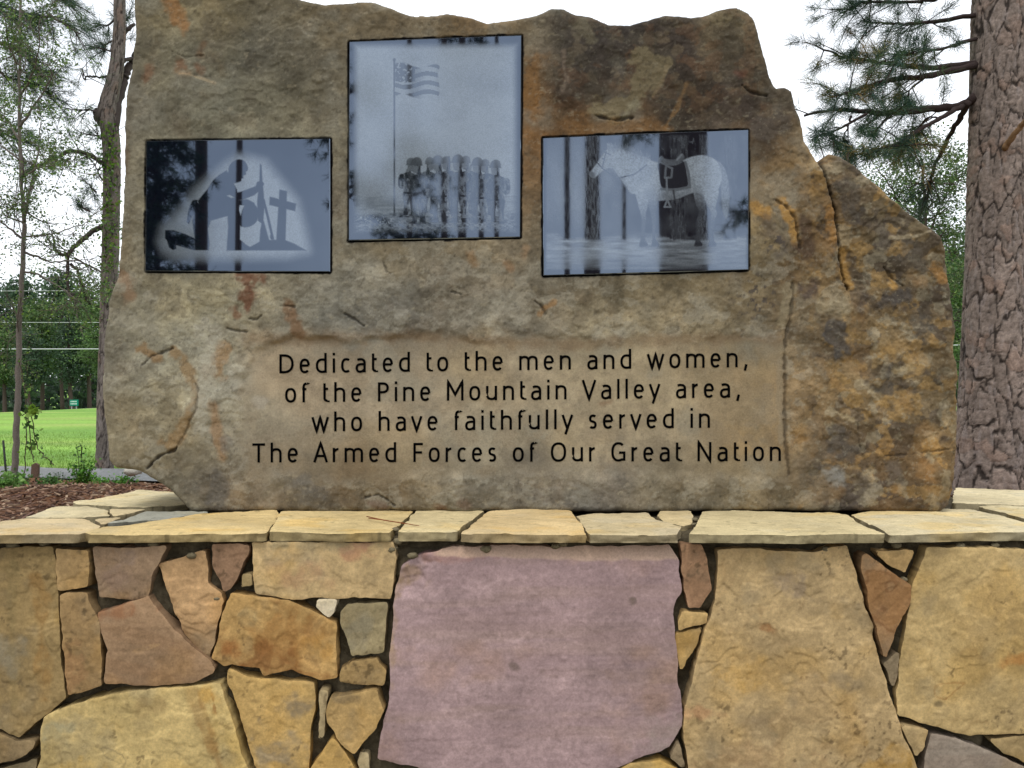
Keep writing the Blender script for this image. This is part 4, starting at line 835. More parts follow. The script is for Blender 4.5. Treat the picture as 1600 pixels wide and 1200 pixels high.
def cap_h(sd):
    def h(u, v, d):
        t = fbm(u*5+sd, v*7, 4, sd+20)*1.7; fl = np.floor(t)
        return (fl+sstep(.8, 1, t-fl))*.0020+fbm(u*4, v*4, 3, sd+1)*.003+fbm(u*26, v*26, 4, sd+2)*.0010
    return h
for i, (pts, base) in enumerate(CAPS):
    infr = -110 < pts[0][0] < 1680
    slab('cap_stone', capm(pts), 'up', CAPZ-.002, .0045 if infr else .02, .026, .0022, cap_h(500+i*9), cap_color(base, 600+i*11), M_stone, wall, (.0042, 15), 70+i, 3, None, .0045, .52, crisp=True)  # coping sides coloured darker than the tops, shade painted into the rim
# mortar: the joint bed behind the facing stones and the bed under the coping
def mort_col(u, v, d): 
    k = fbm(u*20, v*20, 4, 7); c = np.repeat(lin((84, 76, 60))[None], len(u), 0); return c*(1+.3*k)[:, None]
def mort_h(u, v, d): 
    z = .020*sstep(.50, .75, vnoise(u*11, v*11, 5))+.018*sstep(CAPZ-.06, CAPZ-.03, v)*sstep(.45, .7, vnoise(u*6, v*6, 8))
    return np.minimum(z+fbm(u*16, v*16, 4, 3)*.012+fbm(u*60, v*60, 3, 4)*.003, .022)
slab('mortar', [(-2.05, -.05), (2.05, -.05), (2.05, CAPZ-.028), (-2.05, CAPZ-.028)], 'front', WY+.040, .008, .04, .004, mort_h, mort_col, M_mortar, wall, None, 9, 1)
slab('mortar_bed', [(-2.05, WY+.035), (2.05, WY+.035), (2.05, 3.2), (-1.34, 3.2), (-1.45, 2.94), (-1.43, 2.63), (-2.05, 2.45)], 'up', CAPZ-.022, .010, .03, .004,
     lambda u, v, d: fbm(u*14, v*14, 4, 3)*.004, mort_col, M_mortar, wall, (.003, 10), 9, 1)
# lumps of mortar squeezed out of the joints
lm = MB()
for x, y, r in [(612,858,9),(645,868,8),(760,858,9),(880,849,8),(868,853,7),(1290,858,7),(1283,864,6),(1100,900,6),(300,868,8),(340,935,6),(1400,852,8),(622,846,8),(500,950,5),(1090,962,5),(1412,905,6),(240,850,9),(1500,853,8),(1555,852,7),(430,809,5),(618,823,6),(1086,808,6),(1084,815,4),(20,852,10),(70,848,9)]:
    Y = WY+.006 if y > 832 else F*.4/(y-600)
    c = P3(x, y, Y); r *= .0014
    if y <= 832: c[2] = CAPZ-.008
    th = np.linspace(0, np.pi, 6); ph = np.linspace(0, 2*np.pi, 9)[:-1]
    V = []
    for t_ in th:
        for q_ in ph: V.append(c+r*(1+.35*(rng.random()-.5))*np.array([math.sin(t_)*math.cos(q_)*1.3, math.sin(t_)*math.sin(q_), math.cos(t_)*.8]))
    Q = [[i*8+j, i*8+(j+1) % 8, (i+1)*8+(j+1) % 8, (i+1)*8+j] for i in range(5) for j in range(8)]
    lm.add(V, lin((124, 114, 90)), Q=Q)
lm.build('mortar_crumbs', M_mortar, wall)
# two pine needles lying on the coping
nd = MB()
def onCap(x, y): Y = F*(CAMZ-CAPZ)/(y-600); return np.array([(x-800)*Y/F, Y, CAPZ+.006])
nd.tube([onCap(573, 810), onCap(600, 816), onCap(632, 821), onCap(655, 825)], [.0016, .0016, .0014, .001], lin((120, 66, 34)), 5)
nd.tube([onCap(576, 813), onCap(602, 816), onCap(632, 821.5)], [.0014, .0014, .001], lin((132, 74, 40)), 5)
o = nd.build('fallen_pine_needle', M_chip, None, loc=onCap(610, 817)); tag(o, 'dry brown fallen pine needle lying across a joint of the coping', 'pine needle')
# ---------------------------------------------------------------- ground
ZY = ([-60, 2.41, 2.43, 2.9, 3.5, 4.5, 5.2, 6.5, 9, 15, 30, 55, 80, 300, 1500], [0, 0, 1.145, 1.14, 1.10, 1.01, .97, .93, .84, .70, .38, .04, 0, -.2, -.2])
def gz(X, Y):
    X = np.asarray(X, float); Y = np.asarray(Y, float)
    z = np.interp(Y, *ZY)
    b = sstep(3.0, 3.6, Y)*(1-sstep(5, 12, Y))
    z = z+.055*np.clip(X+24, -22, 3)*sstep(18, 45, Y)*(1-sstep(90, 200, Y))*(X < 0)
    return z+b*(.035*fbm(X*1.3, Y*1.3, 3, 3))+sstep(8, 20, Y)*.06*fbm(X*.12, Y*.12, 3, 5)*(1-sstep(60, 120, Y))
xs = np.unique(np.r_[-900, -400, -200, np.arange(-120, -12, 3.0), np.arange(-12, -4, .3), np.arange(-4, 4, .05), np.arange(4, 12, .3), np.arange(12, 121, 3.0), 200, 400, 900])
ys = np.unique(np.r_[-200, -60, np.arange(-20, 2.4, 1.0), 2.41, 2.43, np.arange(2.48, 7.2, .05), np.arange(7.2, 16, .3), np.arange(16, 90, 1.5), 120, 200, 400, 900, 1500])
GX, GY = np.meshgrid(xs, ys); gx, gy = GX.ravel(), GY.ravel(); g_z = gz(gx, gy)
g_z = g_z+.012*fbm(gx*14, gy*14, 3, 8)*sstep(2.6, 3, gy)*(1-sstep(5.5, 6.5, gy))
grassm = sstep(5.6, 6.6, gy+.5*fbm(gx*1.2, gy*1.2, 3, 9))
gc = np.repeat(lin((118, 84, 60))[None]*.8, len(gx), 0)*(1+.3*fbm(gx*6, gy*6, 4, 2))[:, None]
gg = lin((124, 158, 72))*1.06*(1+.22*fbm(gx*.35, gy*.6, 4, 4))[:, None]; gg = mixc(gg, lin((158, 166, 96)), sstep(.1, .8, fbm(gx*.2, gy*.5, 4, 6))*.6); gg = mixc(gg, lin((92, 132, 62)), sstep(.1, .7, fbm(gx*.13+4, gy*.45, 4, 16))*.6)  # dry pale patches, and darker green bands painting shadow across the lawn
gc = mixc(gc, gg, grassm); gc = mixc(gc, lin((120, 112, 92)), 1-sstep(2.3, 2.42, gy))
ny, nx = len(ys), len(xs); J, I = np.meshgrid(np.arange(ny-1), np.arange(nx-1), indexing='ij'); b = (J*nx+I).ravel()
o = mesh('ground', np.stack([gx, gy, g_z], 1), np.stack([b, b+1, b+nx+1, b+nx], 1), M_ground, None, gc); tag(o, kind='structure')
def strip(name, cl, w, lift, mat, colr, n=60):
    cl = resample(np.array(cl, float), .4 if w > 1 else .2, False); t = np.gradient(cl, axis=0); t /= np.linalg.norm(t, axis=1, keepdims=True); nn = np.stack([-t[:, 1], t[:, 0]], 1)
    k = 7; V = []; 
    for j in range(k):
        f = j/(k-1)*2-1; wj = f*w*.5*(1+.10*fbm(cl[:, 0]*1.1, cl[:, 1]*1.1, 3, 3+(f > 0)))[:, None]; p = cl+nn*wj
        V.append(np.stack([p[:, 0], p[:, 1], gz(p[:, 0], p[:, 1])+lift-.02*(abs(f) > .95)], 1))
    n = len(cl); V = np.concatenate(V); i = np.arange(n-1)
    Q = np.concatenate([np.stack([j*n+i, j*n+i+1, (j+1)*n+i+1, (j+1)*n+i], 1) for j in range(k-1)])[:, ::-1]
    c = lin(colr)*(1+.18*fbm(V[:, 0]*3, V[:, 1]*3, 4, 12))[:, None]
    o = mesh(name, V, Q, mat, None, c); return tag(o, kind='structure')
strip('gravel_path', [(-14, 4.9), (-6, 5.6), (-3.2, 6.05), (-1, 6.4), (3, 6.9), (12, 7.4)], .85, .03, M_gravel, (132, 133, 132))
strip('road', [(-70, 36), (-40, 44), (-26, 49), (-10, 56), (10, 62), (60, 70)], 3.2, .10, M_gravel, (150, 146, 136))
# wood chips of the mulch
ch = MB(); n = 7500
for _ in range(n):
    side = rng.random() < .8
    X = rng.uniform(-3.2, -.75) if side else rng.uniform(1.2, 3.0); Y = rng.uniform(2.46, 5.3) if side else rng.uniform(3.3, 5)
    if Y < 3.30 and X > -1.50-.35*max(0, 2.9-Y): continue
    a_ = rng.uniform(0, 2*np.pi); tl = rng.normal(0, .25); ca, sa = math.cos(a_), math.sin(a_)
    rot = np.array([[ca, -sa, 0], [sa, ca, 0], [0, 0, 1]])@np.array([[math.cos(tl), 0, math.sin(tl)], [0, 1, 0], [-math.sin(tl), 0, math.cos(tl)]])
    c = lin([(116, 84, 64), (142, 108, 84), (92, 68, 54), (176, 150, 124), (104, 78, 66), (128, 98, 78)][rng.integers(6)])*rng.uniform(.6, 1.05)
    ch.box((X, Y, float(gz(X, Y))+rng.uniform(.004, .022)), (rng.uniform(.01, .05)*(1+rng.random()**6*1.5), rng.uniform(.004, .014), rng.uniform(.002, .007)), c, rot)
tag(ch.build('wood_chip_mulch', M_chip, None, False), kind='stuff')
# grass blades of the lawn nearest the path
gb = MB(); n = 30000; X = rng.uniform(-9, -1.8, n); Y = 6.2+rng.random(n)**1.5*12; 
m = np.abs(Y-np.interp(X, [-14, -6, -3.2, -1], [4.9, 5.6, 6.05, 6.4])) > .5; X, Y = X[m], Y[m]
X = X*(Y/6.2); B = np.stack([X, Y, gz(X, Y)-.005], 1); D = rng.normal(0, .45, B.shape); D[:, 2] = 1
gb.needles(B, D, rng.uniform(.02, .055, len(B)), .007, lin((122, 152, 66))*rng.uniform(.7, 1.2, (len(B), 1)))
tag(gb.build('lawn_grass', M_leaf, None, False), kind='stuff')
# ---------------------------------------------------------------- trees: helpers
def spline(pts, n=8):
    p = np.asarray(pts, float)
    if len(p) < 3: return np.array([p[0]+(p[-1]-p[0])*i/n for i in range(n+1)])
    q = np.vstack([2*p[0]-p[1], p, 2*p[-1]-p[-2]]); o = []
    for i in range(1, len(q)-2):
        for t in np.arange(n)/n:
            o.append(.5*(2*q[i]+(q[i+1]-q[i-1])*t+(2*q[i-1]-5*q[i]+4*q[i+1]-q[i+2])*t*t+(3*q[i]-q[i-1]-3*q[i+1]+q[i+2])*t**3))
    o.append(p[-1]); return np.array(o)
def limb(pts, Y, dY=0.0, n=6):
    """photo polyline -> 3D curve at distance Y, drifting dY in depth along it"""
    k = len(pts); P = [P3(x, y, Y+dY*i/max(1, k-1)) for i, (x, y) in enumerate(pts)]
    s = spline(P, n); s[1:-1] += rng.normal(0, .0022*Y/4, s[1:-1].shape); return s
def twigs(mb, path, n, L, col, r=.003, start=.25, droop=-.1, spread=.9):
    """side twigs along a limb; returns their curves"""
    outl = []
    d = np.gradient(path, axis=0); d /= np.maximum(np.linalg.norm(d, axis=1, keepdims=True), 1e-9)
    for _ in range(n):
        i = int((start+(1-start)*rng.random())*(len(path)-1)); v = d[i]+rng.normal(0, spread, 3); v /= np.linalg.norm(v)
        l = L*rng.uniform(.5, 1.2); p0 = path[i]; q = [p0, p0+v*l*.5+np.array([0, 0, droop*l*.3]), p0+v*l+np.array([0, 0, droop*l])+rng.normal(0, .1*l, 3)]
        s = spline(q, 3); mb.tube(s, np.linspace(r, r*.4, len(s)), col, 4, cap=False); outl.append(s)
    return outl
def tufts(mb, paths, per, L, w, tone, k=26, tip=1.0):
    """pine needle brushes along the outer part of twigs"""
    for s in paths:
        d = s[-1]-s[0]; d /= max(np.linalg.norm(d), 1e-9)
        for _ in range(per):
            t = 1-tip*rng.random()**1.3; i = t*(len(s)-1); a = int(i); p = s[a]+(s[min(a+1, len(s)-1)]-s[a])*(i-a)
            D = rng.normal(0, .62, (k, 3))+d*.75; B = np.repeat(p[None], k, 0)+rng.normal(0, .012, (k, 3))
            c = lin(tone[rng.integers(len(tone))])*rng.uniform(.7, 1.25)
            mb.needles(B, D, L*rng.uniform(.6, 1.1, k), w, c*rng.uniform(.8, 1.2, (k, 1)))
PINE = [(46, 74, 58), (58, 86, 56), (72, 94, 56), (50, 80, 70)]
PINEY = PINE+[(112, 110, 56), (124, 104, 54)]
LEAFG = [(84, 112, 62), (70, 104, 52), (104, 128, 66), (92, 116, 76)]
IVY = [(96, 134, 44), (120, 150, 56), (82, 120, 40)]
# ---- the big pine on the right: a plated bark trunk, limbs and needle brushes
TY = 4.2
def trunk_mesh(name, px, hw, Y, parent, nu, step, plate, sd, colr, crack, depth, zs=None, above=None, z_to=None):
    """px: rows (photo y, centre x, half width px) swept as a bark covered trunk with real plates"""
    rows = np.array(px, float); z = CAMZ-(rows[:, 0]-600)*Y/F; cx = (rows[:, 1]-800)*Y/F; r = rows[:, 2]*Y/F
    o = np.argsort(z); z, cx, r = z[o], cx[o], r[o]; yo = np.zeros_like(z)
    zz = np.arange(z[0], z[-1], step); C = np.interp(zz, z, cx); Rr = np.interp(zz, z, r)
    C = np.convolve(np.pad(C, 8, 'edge'), np.ones(17)/17, 'valid'); Rr = np.convolve(np.pad(Rr, 8, 'edge'), np.ones(17)/17, 'valid')
    th = np.arange(nu)/nu*2*np.pi; T, Z = np.meshgrid(th, zz); t, zf = T.ravel(), Z.ravel()
    rad = np.repeat(Rr, nu); cc = np.repeat(C, nu)
    wn = plate[0]; uu = t/(2*np.pi)*wn; vv = zf/plate[1]
    wx = .30*fbm(np.cos(t)*2.2+zf*4, np.sin(t)*2.2+zf*3, 3, sd); wy = .30*fbm(np.cos(t)*2.2-zf*3, np.sin(t)*2.2+zf*5+7, 3, sd+1)
    wx = wx+.35*fbm(np.cos(t)*1.4+zf*1.5, np.sin(t)*1.4+zf*1.2, 3, sd+8)
    f1, f2, cid = worley(uu+wx, vv*.34+wy, sd, wn); e = f2-f1
    g1, g2, cg = worley(uu+wx*1.4+3, vv*1.25+wy*1.5, sd+2, wn); e2 = g2-g1
    f1b, f2b, cidb = worley(uu*2+wx*2, vv*2.3+wy*2, sd+3, wn*2); eb = f2b-f1b
    ck = 1-sstep(.015, .095, e+.07*fbm(t*9, zf*40, 3, sd+4)); ck = np.maximum(ck, .75*(1-sstep(.01, .09, e2+.05*fbm(t*12, zf*30, 3, sd+11)))*sstep(-.1, .3, fbm(t*3, zf*5, 2, sd+12)))
    ckb = (1-sstep(.02, .14, eb))*.5
    h = depth*(sstep(.0, .13, e)*.75+.25*cid+.30*sstep(0, .12, e2)+.22*cg+.16*sstep(0, .2, eb)+.16*cidb)+depth*.16*fbm(t*14, zf*50, 4, sd+5)
    rr = rad+h-depth
    V = np.stack([cc+rr*np.cos(t), Y+rr*np.sin(t), zf], 1)
    base = lin(colr)*(.72+.30*cid+.28*cg)[:, None]*(1+.34*fbm(t*9, zf*34, 5, sd+6))[:, None]
    base = mixc(base, lin((150, 140, 136)), sstep(.25, .8, fbm(t*9+4, zf*14, 4, sd+7))*.45); base = mixc(base, lin((132, 100, 80)), sstep(.7, .95, cg)*.32)
    c = mixc(base, lin(crack), np.clip(ck+ckb*.6, 0, 1)*.9)
    n = len(zz); J, I = np.meshgrid(np.arange(n-1), np.arange(nu), indexing='ij'); b0 = (J*nu+I).ravel(); b1 = (J*nu+(I+1) % nu).ravel()
    return mesh(name, V, np.stack([b0, b1, b1+nu, b0+nu], 1), M_bark, parent, c), (C, zz, Rr)
def gzs(x, y): return float(gz(np.array([x]), np.array([y]))[0])
bx = (1548-800)*TY/F; pine = empty('pine_tree', (bx, TY, gzs(bx, TY)), 'thick pine trunk with cracked plated bark beside the right end of the boulder', 'pine tree', None)
yb = 600+(CAMZ-gzs(bx, TY)+.1)*F/TY
trunk_mesh('trunk', [(yb, 1546, 66), (765, 1547, 55), (700, 1549, 50), (600, 1551, 46), (420, 1555, 41.5), (200, 1559, 39.5), (0, 1562, 38), (-400, 1568, 34), (-900, 1576, 28), (-1300, 1582, 22)], None, TY, pine, 150, .006, (12, .075), 21, (132, 119, 110), (42, 36, 33), .009)
wood = MB(); grn = MB(); BK = lin((78, 66, 62)); BK2 = lin((60, 50, 48))
wood.tube(limb([(1570, 232), (1580, 216), (1594, 198), (1606, 186)], TY-.13, -.12), np.linspace(.016, .011, 19), lin((128, 100, 72)), 8, .2)
LIMBS = [([(1525, 99), (1447, 106), (1400, 100), (1360, 96), (1320, 89), (1272, 70)], .016, .5), ([(1525, 102), (1447, 119), (1391, 125), (1334, 142), (1298, 152)], .018, -.3),
 ([(1525, 150), (1504, 164), (1447, 171), (1391, 176), (1348, 174), (1306, 171), (1256, 181)], .024, .2), ([(1504, 166), (1470, 184), (1433, 204), (1405, 224), (1348, 238), (1324, 246)], .013, -.4),
 ([(1512, 160), (1500, 185), (1484, 212), (1459, 263), (1450, 300), (1438, 328)], .017, .5), ([(1525, 23), (1462, 33), (1419, 37), (1376, 36), (1350, 34)], .012, .3), ([(1525, 61), (1476, 75), (1428, 84), (1395, 88)], .010, -.3),
 ([(1525, -16), (1459, -2), (1425, 3), (1348, 4), (1318, 20)], .013, .4), ([(1354, 178), (1306, 204), (1272, 216)], .008, -.2), ([(1330, 182), (1322, 205), (1311, 236)], .006, .2), ([(1391, 176), (1375, 196), (1360, 212)], .006, -.3), ([(1447, 119), (1420, 140), (1400, 158)], .006, .2),
 ([(1525, -60), (1450, -50), (1380, -40), (1330, -46)], .014, -.2), ([(1470, 184), (1446, 186), (1436, 210)], .006, .2)]
for i, (pts, r, dY) in enumerate(LIMBS):
    s = limb(pts, TY-.02, dY); wood.tube(s, np.linspace(r, r*.25, len(s)), BK2, 6, .25)
    tw = twigs(wood, s, 15 if len(pts) > 3 else 7, .20, BK2, .0035, .30 if i != 4 else .55, -.15, .7)
    if i == 4: tw = tw[:4]
    tufts(grn, tw, 5, .072, .0021, PINEY if i in (0, 1, 3, 11) else PINE, 24, .8); tufts(grn, [s[int(len(s)*.55):]], 12, .07, .0021, PINE, 24)
s0 = [(cxx, 4.2) for cxx in (0,)]
for k in range(12):        # limbs above the frame and behind the trunk
    a_ = k*2.4; z0 = 3.9+k*.28; p0 = np.array([bx+.15, TY, z0]); d = np.array([math.cos(a_), math.sin(a_), .1]); L = 1.5-.04*k
    s = spline([p0, p0+d*L*.5+[0, 0, .05], p0+d*L+[0, 0, -.1]], 5); wood.tube(s, np.linspace(.022, .005, len(s)), BK2, 6); tw = twigs(wood, s, 12, .25, BK2, .004, .35, -.1, .7); tufts(grn, tw, 4, .11, .003, PINE, 16)
for x0, y0 in ((1600, 60), (1604, 150), (1604, 330), (1606, 250)):
    s = limb([(1585, y0-10), (x0+6, y0), (x0+60, y0+10)], TY+.1, .3); wood.tube(s, np.linspace(.010, .004, len(s)), BK2, 6); tufts(grn, twigs(wood, s, 6, .2, BK2, .003, .3), 3, .09, .0018, PINE, 18)
wood.build('limbs', M_bark, pine); grn.build('crown', M_needle, pine, False)
# ---- leafy young tree behind the shoulder of the boulder
def leafy(name, label, base, Y, stems, area, nleaf, size, tones, trunk_r, grp=None, wcol=(92, 82, 74), cat='tree', flat=.3, clus=60, spread=.16, asp=.55, crown='crown'):
    x0, y0 = base; X = (x0-800)*Y/F; o = empty(name, (X, Y, gzs(X, Y)), label, cat, grp)
    w = MB(); g = MB(); pts = [np.array([X, Y, gzs(X, Y)-.05])]
    allt = []
    for i, (pl, r) in enumerate(stems):
        s = limb(pl, Y, 0 if i == 0 else rng.uniform(-.4, .4))
        if i == 0: s = np.vstack([[X, Y, gzs(X, Y)-.05], s])
        w.tube(s, np.linspace(r, r*.3, len(s)), lin(wcol)*rng.uniform(.8, 1.1), 7, .2)
        allt += twigs(w, s, 16 if i == 0 else 10, .05*Y, lin(wcol)*.8, r*.28, .35 if i == 0 else .15, .1, .8)
    sub = []
    for s in allt: sub += twigs(w, s, 4, .026*Y, lin(wcol)*.8, .0022*Y/5, .3, .0, .8)
    src = np.concatenate([s[len(s)//3:] for s in allt+sub])
    (xa, ya), (xb, yb_) = area
    cl = src[rng.integers(len(src), size=clus)]
    ex = np.array([P3(rng.uniform(xa, xb), rng.uniform(ya, yb_), Y+rng.uniform(-.5, .5)) for _ in range(clus//10)])
    cen = np.vstack([cl, ex]); pick = rng.integers(len(cen), size=nleaf); B = cen[pick]+rng.normal(0, spread, (nleaf, 3))*np.array([1, 1, .7])
    tone = lin(np.array(tones, float))[rng.integers(len(tones), size=nleaf)]*rng.uniform(.6, 1.25, (nleaf, 1))*(.75+.5*rng.random(len(cen)))[pick][:, None]
    g.leaves(B, rng.uniform(.6, 1.3, nleaf)*size, tone, flat, asp)
    w.build('trunk', M_bark, o); g.build(crown, M_leaf, o, False); return o
leafy('young_tree', 'pale green young broadleaf tree growing behind the right shoulder of the boulder', (1452, 770), 8.0, [([(1452, 700), (1450, 560), (1448, 430), (1446, 330), (1440, 250)], .035), ([(1448, 420), (1420, 350), (1390, 290), (1370, 262)], .014), ([(1447, 380), (1470, 320), (1490, 280)], .013), ([(1449, 460), (1480, 400), (1500, 360)], .012), ([(1448, 350), (1425, 290), (1415, 255)], .010), ([(1450, 500), (1490, 460), (1510, 440)], .012), ([(1450, 520), (1500, 500), (1512, 505)], .010)],
      ((1350, 235), (1515, 420)), 15000, .030, LEAFG+[(120, 134, 90)], .035, None, clus=260, spread=.075)
# ---- slender sapling at the far left
SAP = [([(22, 740), (26, 680), (28, 600), (31, 480), (38, 360), (36, 330), (31, 200), (30, 100), (34, -60)], .021), ([(37, 332), (46, 306), (52, 270), (60, 235), (64, 190)], .010), ([(36, 370), (70, 368), (100, 360), (140, 345)], .007), ([(38, 395), (62, 402), (82, 409), (120, 408), (150, 426)], .008), ([(37, 425), (58, 428), (80, 441), (112, 462), (130, 478)], .007), ([(33, 372), (10, 352), (-20, 335)], .008),
 ([(31, 200), (50, 170), (70, 140), (90, 100)], .008), ([(31, 220), (12, 190), (-6, 170)], .007), ([(31, 150), (48, 120), (60, 80), (62, 30)], .007), ([(32, 110), (14, 70), (6, 20)], .007), ([(32, 280), (60, 262), (90, 258)], .006), ([(30, 250), (2, 228), (-20, 222)], .006), ([(28, 520), (12, 540), (10, 580)], .003)]
leafy('slender_sapling', 'slender grey sapling with sparse small leaves at the left edge of the photo', (22, 760), 5.2, SAP, ((-20, 0), (150, 430)), 15000, .0185, LEAFG+[(116, 132, 84), (110, 138, 52)], .02, None, (120, 112, 104), clus=420, spread=.042)
# ---- crooked pine left of the boulder
CY = 6.5; cx0 = (165-800)*CY/F
cp = empty('pine_tree', (cx0, CY, gzs(cx0, CY)), 'thin crooked pine with a burl, half hidden by the left edge of the boulder', 'pine tree', None)
yb = 600+(CAMZ-gzs(cx0, CY)+.1)*F/CY
trunk_mesh('trunk', [(yb, 163, 13.5), (700, 164, 12.5), (600, 166, 12), (480, 170, 12), (380, 173, 12), (270, 175, 12), (215, 174, 12.5), (185, 168, 14), (170, 167, 15), (150, 172, 12), (120, 180, 10.5), (95, 184, 10), (50, 187, 8.5), (0, 187, 8), (-120, 184, 7.5), (-400, 190, 6), (-700, 192, 4)], None, CY, cp, 64, .012, (8, .08), 33, (114, 106, 99), (44, 38, 36), .007)
w = MB(); g = MB(); iv = MB(); BR = lin((76, 68, 64))
w.tube(limb([(166, 190), (156, 184), (151, 177), (153, 170)], CY-.02), np.linspace(.05, .02, 19), BR, 8, .4)
w.tube(limb([(176, 200), (184, 160), (192, 128), (200, 108), (212, 84), (230, 50)], CY, .2), np.linspace(.045, .018, 31), BR, 8, .2); w.tube(limb([(186, 62), (196, 48), (210, 38)], CY, .1), np.linspace(.024, .012, 13), BR, 7); w.tube(limb([(188, 100), (200, 92), (214, 92)], CY, .1), np.linspace(.018, .01, 13), BR, 7)
PL = [([(168, 266), (158, 255), (138, 242), (112, 236), (90, 245), (68, 256), (48, 262)], .021, -.2), ([(162, 352), (138, 366), (122, 380), (108, 394), (98, 398), (88, 393)], .022, -.2), ([(88, 393), (85, 385), (84, 378)], .010, 0), ([(107, 396), (106, 430), (107, 452), (114, 466), (104, 474), (101, 484)], .013, 0), ([(110, 412), (122, 424), (126, 440), (131, 452), (136, 470), (142, 476)], .013, .1), ([(160, 282), (150, 262), (140, 246)], .007, 0), ([(110, 248), (100, 252), (85, 250)], .01, .1),
 ([(172, 118), (160, 120), (140, 120), (130, 122), (129, 108)], .009, .2), ([(152, 178), (140, 172), (120, 172), (96, 168)], .008, .3), ([(180, 80), (166, 78), (160, 84)], .008, 0), ([(165, 430), (130, 410), (100, 398)], .008, .3), ([(168, 226), (158, 214), (146, 204)], .007, 0)]
tuf = []
for i, (pl, r, dY) in enumerate(PL):
    s = limb(pl, CY-.03, dY); w.tube(s, np.linspace(r, r*.45, len(s)), BR*.8, 6, .3)
    tw = twigs(w, s, 9, .22, BR*.8, .004, .3, -.05, .8)
    if i in (0, 5, 6, 8, 9, 11): tuf += tw[:6]
tufts(g, tuf, 2, .10, .0035, PINE+[(84, 112, 64)], 16)
for pts in ([(186, 20), (168, 40), (158, 38)], [(186, 60), (170, 66), (160, 78)], [(187, 40), (200, 28)], [(140, 330), (120, 320)], [(150, 300), (135, 285)]):
    s = limb(pts, CY, .2); w.tube(s, np.linspace(.009, .004, len(s)), BR*.8, 5); tufts(g, twigs(w, s, 6, .16, BR*.8, .003, .4), 3, .10, .0032, PINE, 18)
for k in range(14):
    a_ = k*2.4; z0 = 5.0+k*.22; p0 = np.array([cx0+.1, CY, z0]); d = np.array([math.cos(a_), math.sin(a_), .25]); L = 1.5-.05*k
    s = spline([p0, p0+d*L*.5, p0+d*L+[0, 0, .05]], 5); w.tube(s, np.linspace(.02, .005, len(s)), BR, 5); tufts(g, twigs(w, s, 10, .3, BR, .004, .35), 4, .13, .005, PINE, 14)
for (ya, yb_, n_) in ((190, 262, 170), (300, 420, 260), (262, 300, 40), (420, 470, 50)):      # ivy on the trunk
    yy = rng.uniform(ya, yb_, n_); xx = 170+rng.normal(0, 9, n_); B = np.array([P3(a, b, CY-.09+rng.normal(0, .03)) for a, b in zip(xx, yy)]); iv.leaves(B, rng.uniform(.016, .036, n_), lin(np.array(IVY, float))[rng.integers(3, size=n_)]*rng.uniform(.5, 1.2, (n_, 1)), .2, .8)
w.build('branches', M_bark, cp); g.build('crown', M_needle, cp, False); iv.build('ivy', M_leaf, cp, False)
# ---- pine boughs hanging into the top left corner come from a pine outside the frame
PX = 6.0; px0 = (-230-800)*PX/F
lp = empty('pine_tree', (px0, PX, gzs(px0, PX)), 'pine whose boughs hang into the top left corner of the photo', 'pine tree', None)
w = MB(); g = MB(); w.tube(spline([[px0, PX, gzs(px0, PX)-.1], [px0+.05, PX, 3], [px0, PX, 6], [px0+.1, PX, 9]], 8), np.linspace(.16, .06, 25), lin((110, 94, 86)), 12, .12)
for pts, r, dY in (([(-220, -20), (-80, -4), (0, 8), (40, 22), (80, 27), (110, 44), (125, 52)], .02, -.3), ([(-220, 40), (-60, 55), (0, 66), (30, 78), (52, 104), (62, 118)], .02, .3), ([(-220, -60), (-60, -50), (30, -30), (80, -12), (105, 6)], .02, .2), ([(-200, 20), (-60, 10), (0, 16), (26, 30)], .014, -.2), ([(-200, 150), (-60, 160), (-10, 200), (30, 222)], .014, .2), ([(-200, 60), (-40, 90), (10, 120), (50, 130), (80, 150)], .012, .4)):
    s = limb(pts, PX, dY); w.tube(s, np.linspace(r, r*.25, len(s)), BR, 6, .2); tw = twigs(w, s, 26, .28, BR*.8, .004, .35, -.1, .7); tufts(g, tw, 4, .085, .003, PINE+[(86, 112, 66)], 18)
for k in range(10):
    a_ = 2+k*2.4; z0 = 5.2+k*.35; p0 = np.array([px0+.05, PX, z0]); d = np.array([math.cos(a_), math.sin(a_), .15]); L = 2-.1*k
    s = spline([p0, p0+d*L*.5, p0+d*L], 5); w.tube(s, np.linspace(.03, .006, len(s)), BR, 5); tufts(g, twigs(w, s, 12, .4, BR, .005, .3), 4, .14, .006, PINE, 12)
w.build('trunk', M_bark, lp); g.build('crown', M_needle, lp, False)
# ---- small plants along the mulch
def plant(label, x, y, Y, wd, ht, n, size, tones, grp='low leafy plants along the mulch', name='leafy_plant'):
    X = (x-800)*Y/F; z = gzs(X, Y); o = empty(name, (X, Y, z), label, 'plant', grp); st = MB(); lf = MB()
    W_ = wd*Y/F; H = ht*Y/F; tips = []
    for _ in range(max(6, int(n/28))):
        a_ = rng.uniform(0, 2*np.pi); q = rng.random()**.7; p1 = np.array([X+W_*.5*q*math.cos(a_), Y+W_*.5*q*math.sin(a_), z+H*rng.uniform(.45, 1)])
        p0 = np.array([X+.3*(p1[0]-X), Y+.3*(p1[1]-Y), z-.01]); s = spline([p0, p0*.5+p1*.5+[0, 0, H*.12], p1], 4); st.tube(s, np.linspace(.003, .0015, len(s)), lin((84, 104, 52)), 4, cap=False); tips.append(s)
    src = np.concatenate([s[2:] for s in tips]); B = src[rng.integers(len(src), size=n)]+rng.normal(0, size*.8, (n, 3))
    lf.leaves(B, rng.uniform(.6, 1.3, n)*size, lin(np.array(tones, float))[rng.integers(len(tones), size=n)]*rng.uniform(.55, 1.2, (n, 1)), .55, .7)
    st.build('stem', M_leaf, o); lf.build('foliage', M_leaf, o, False); return o
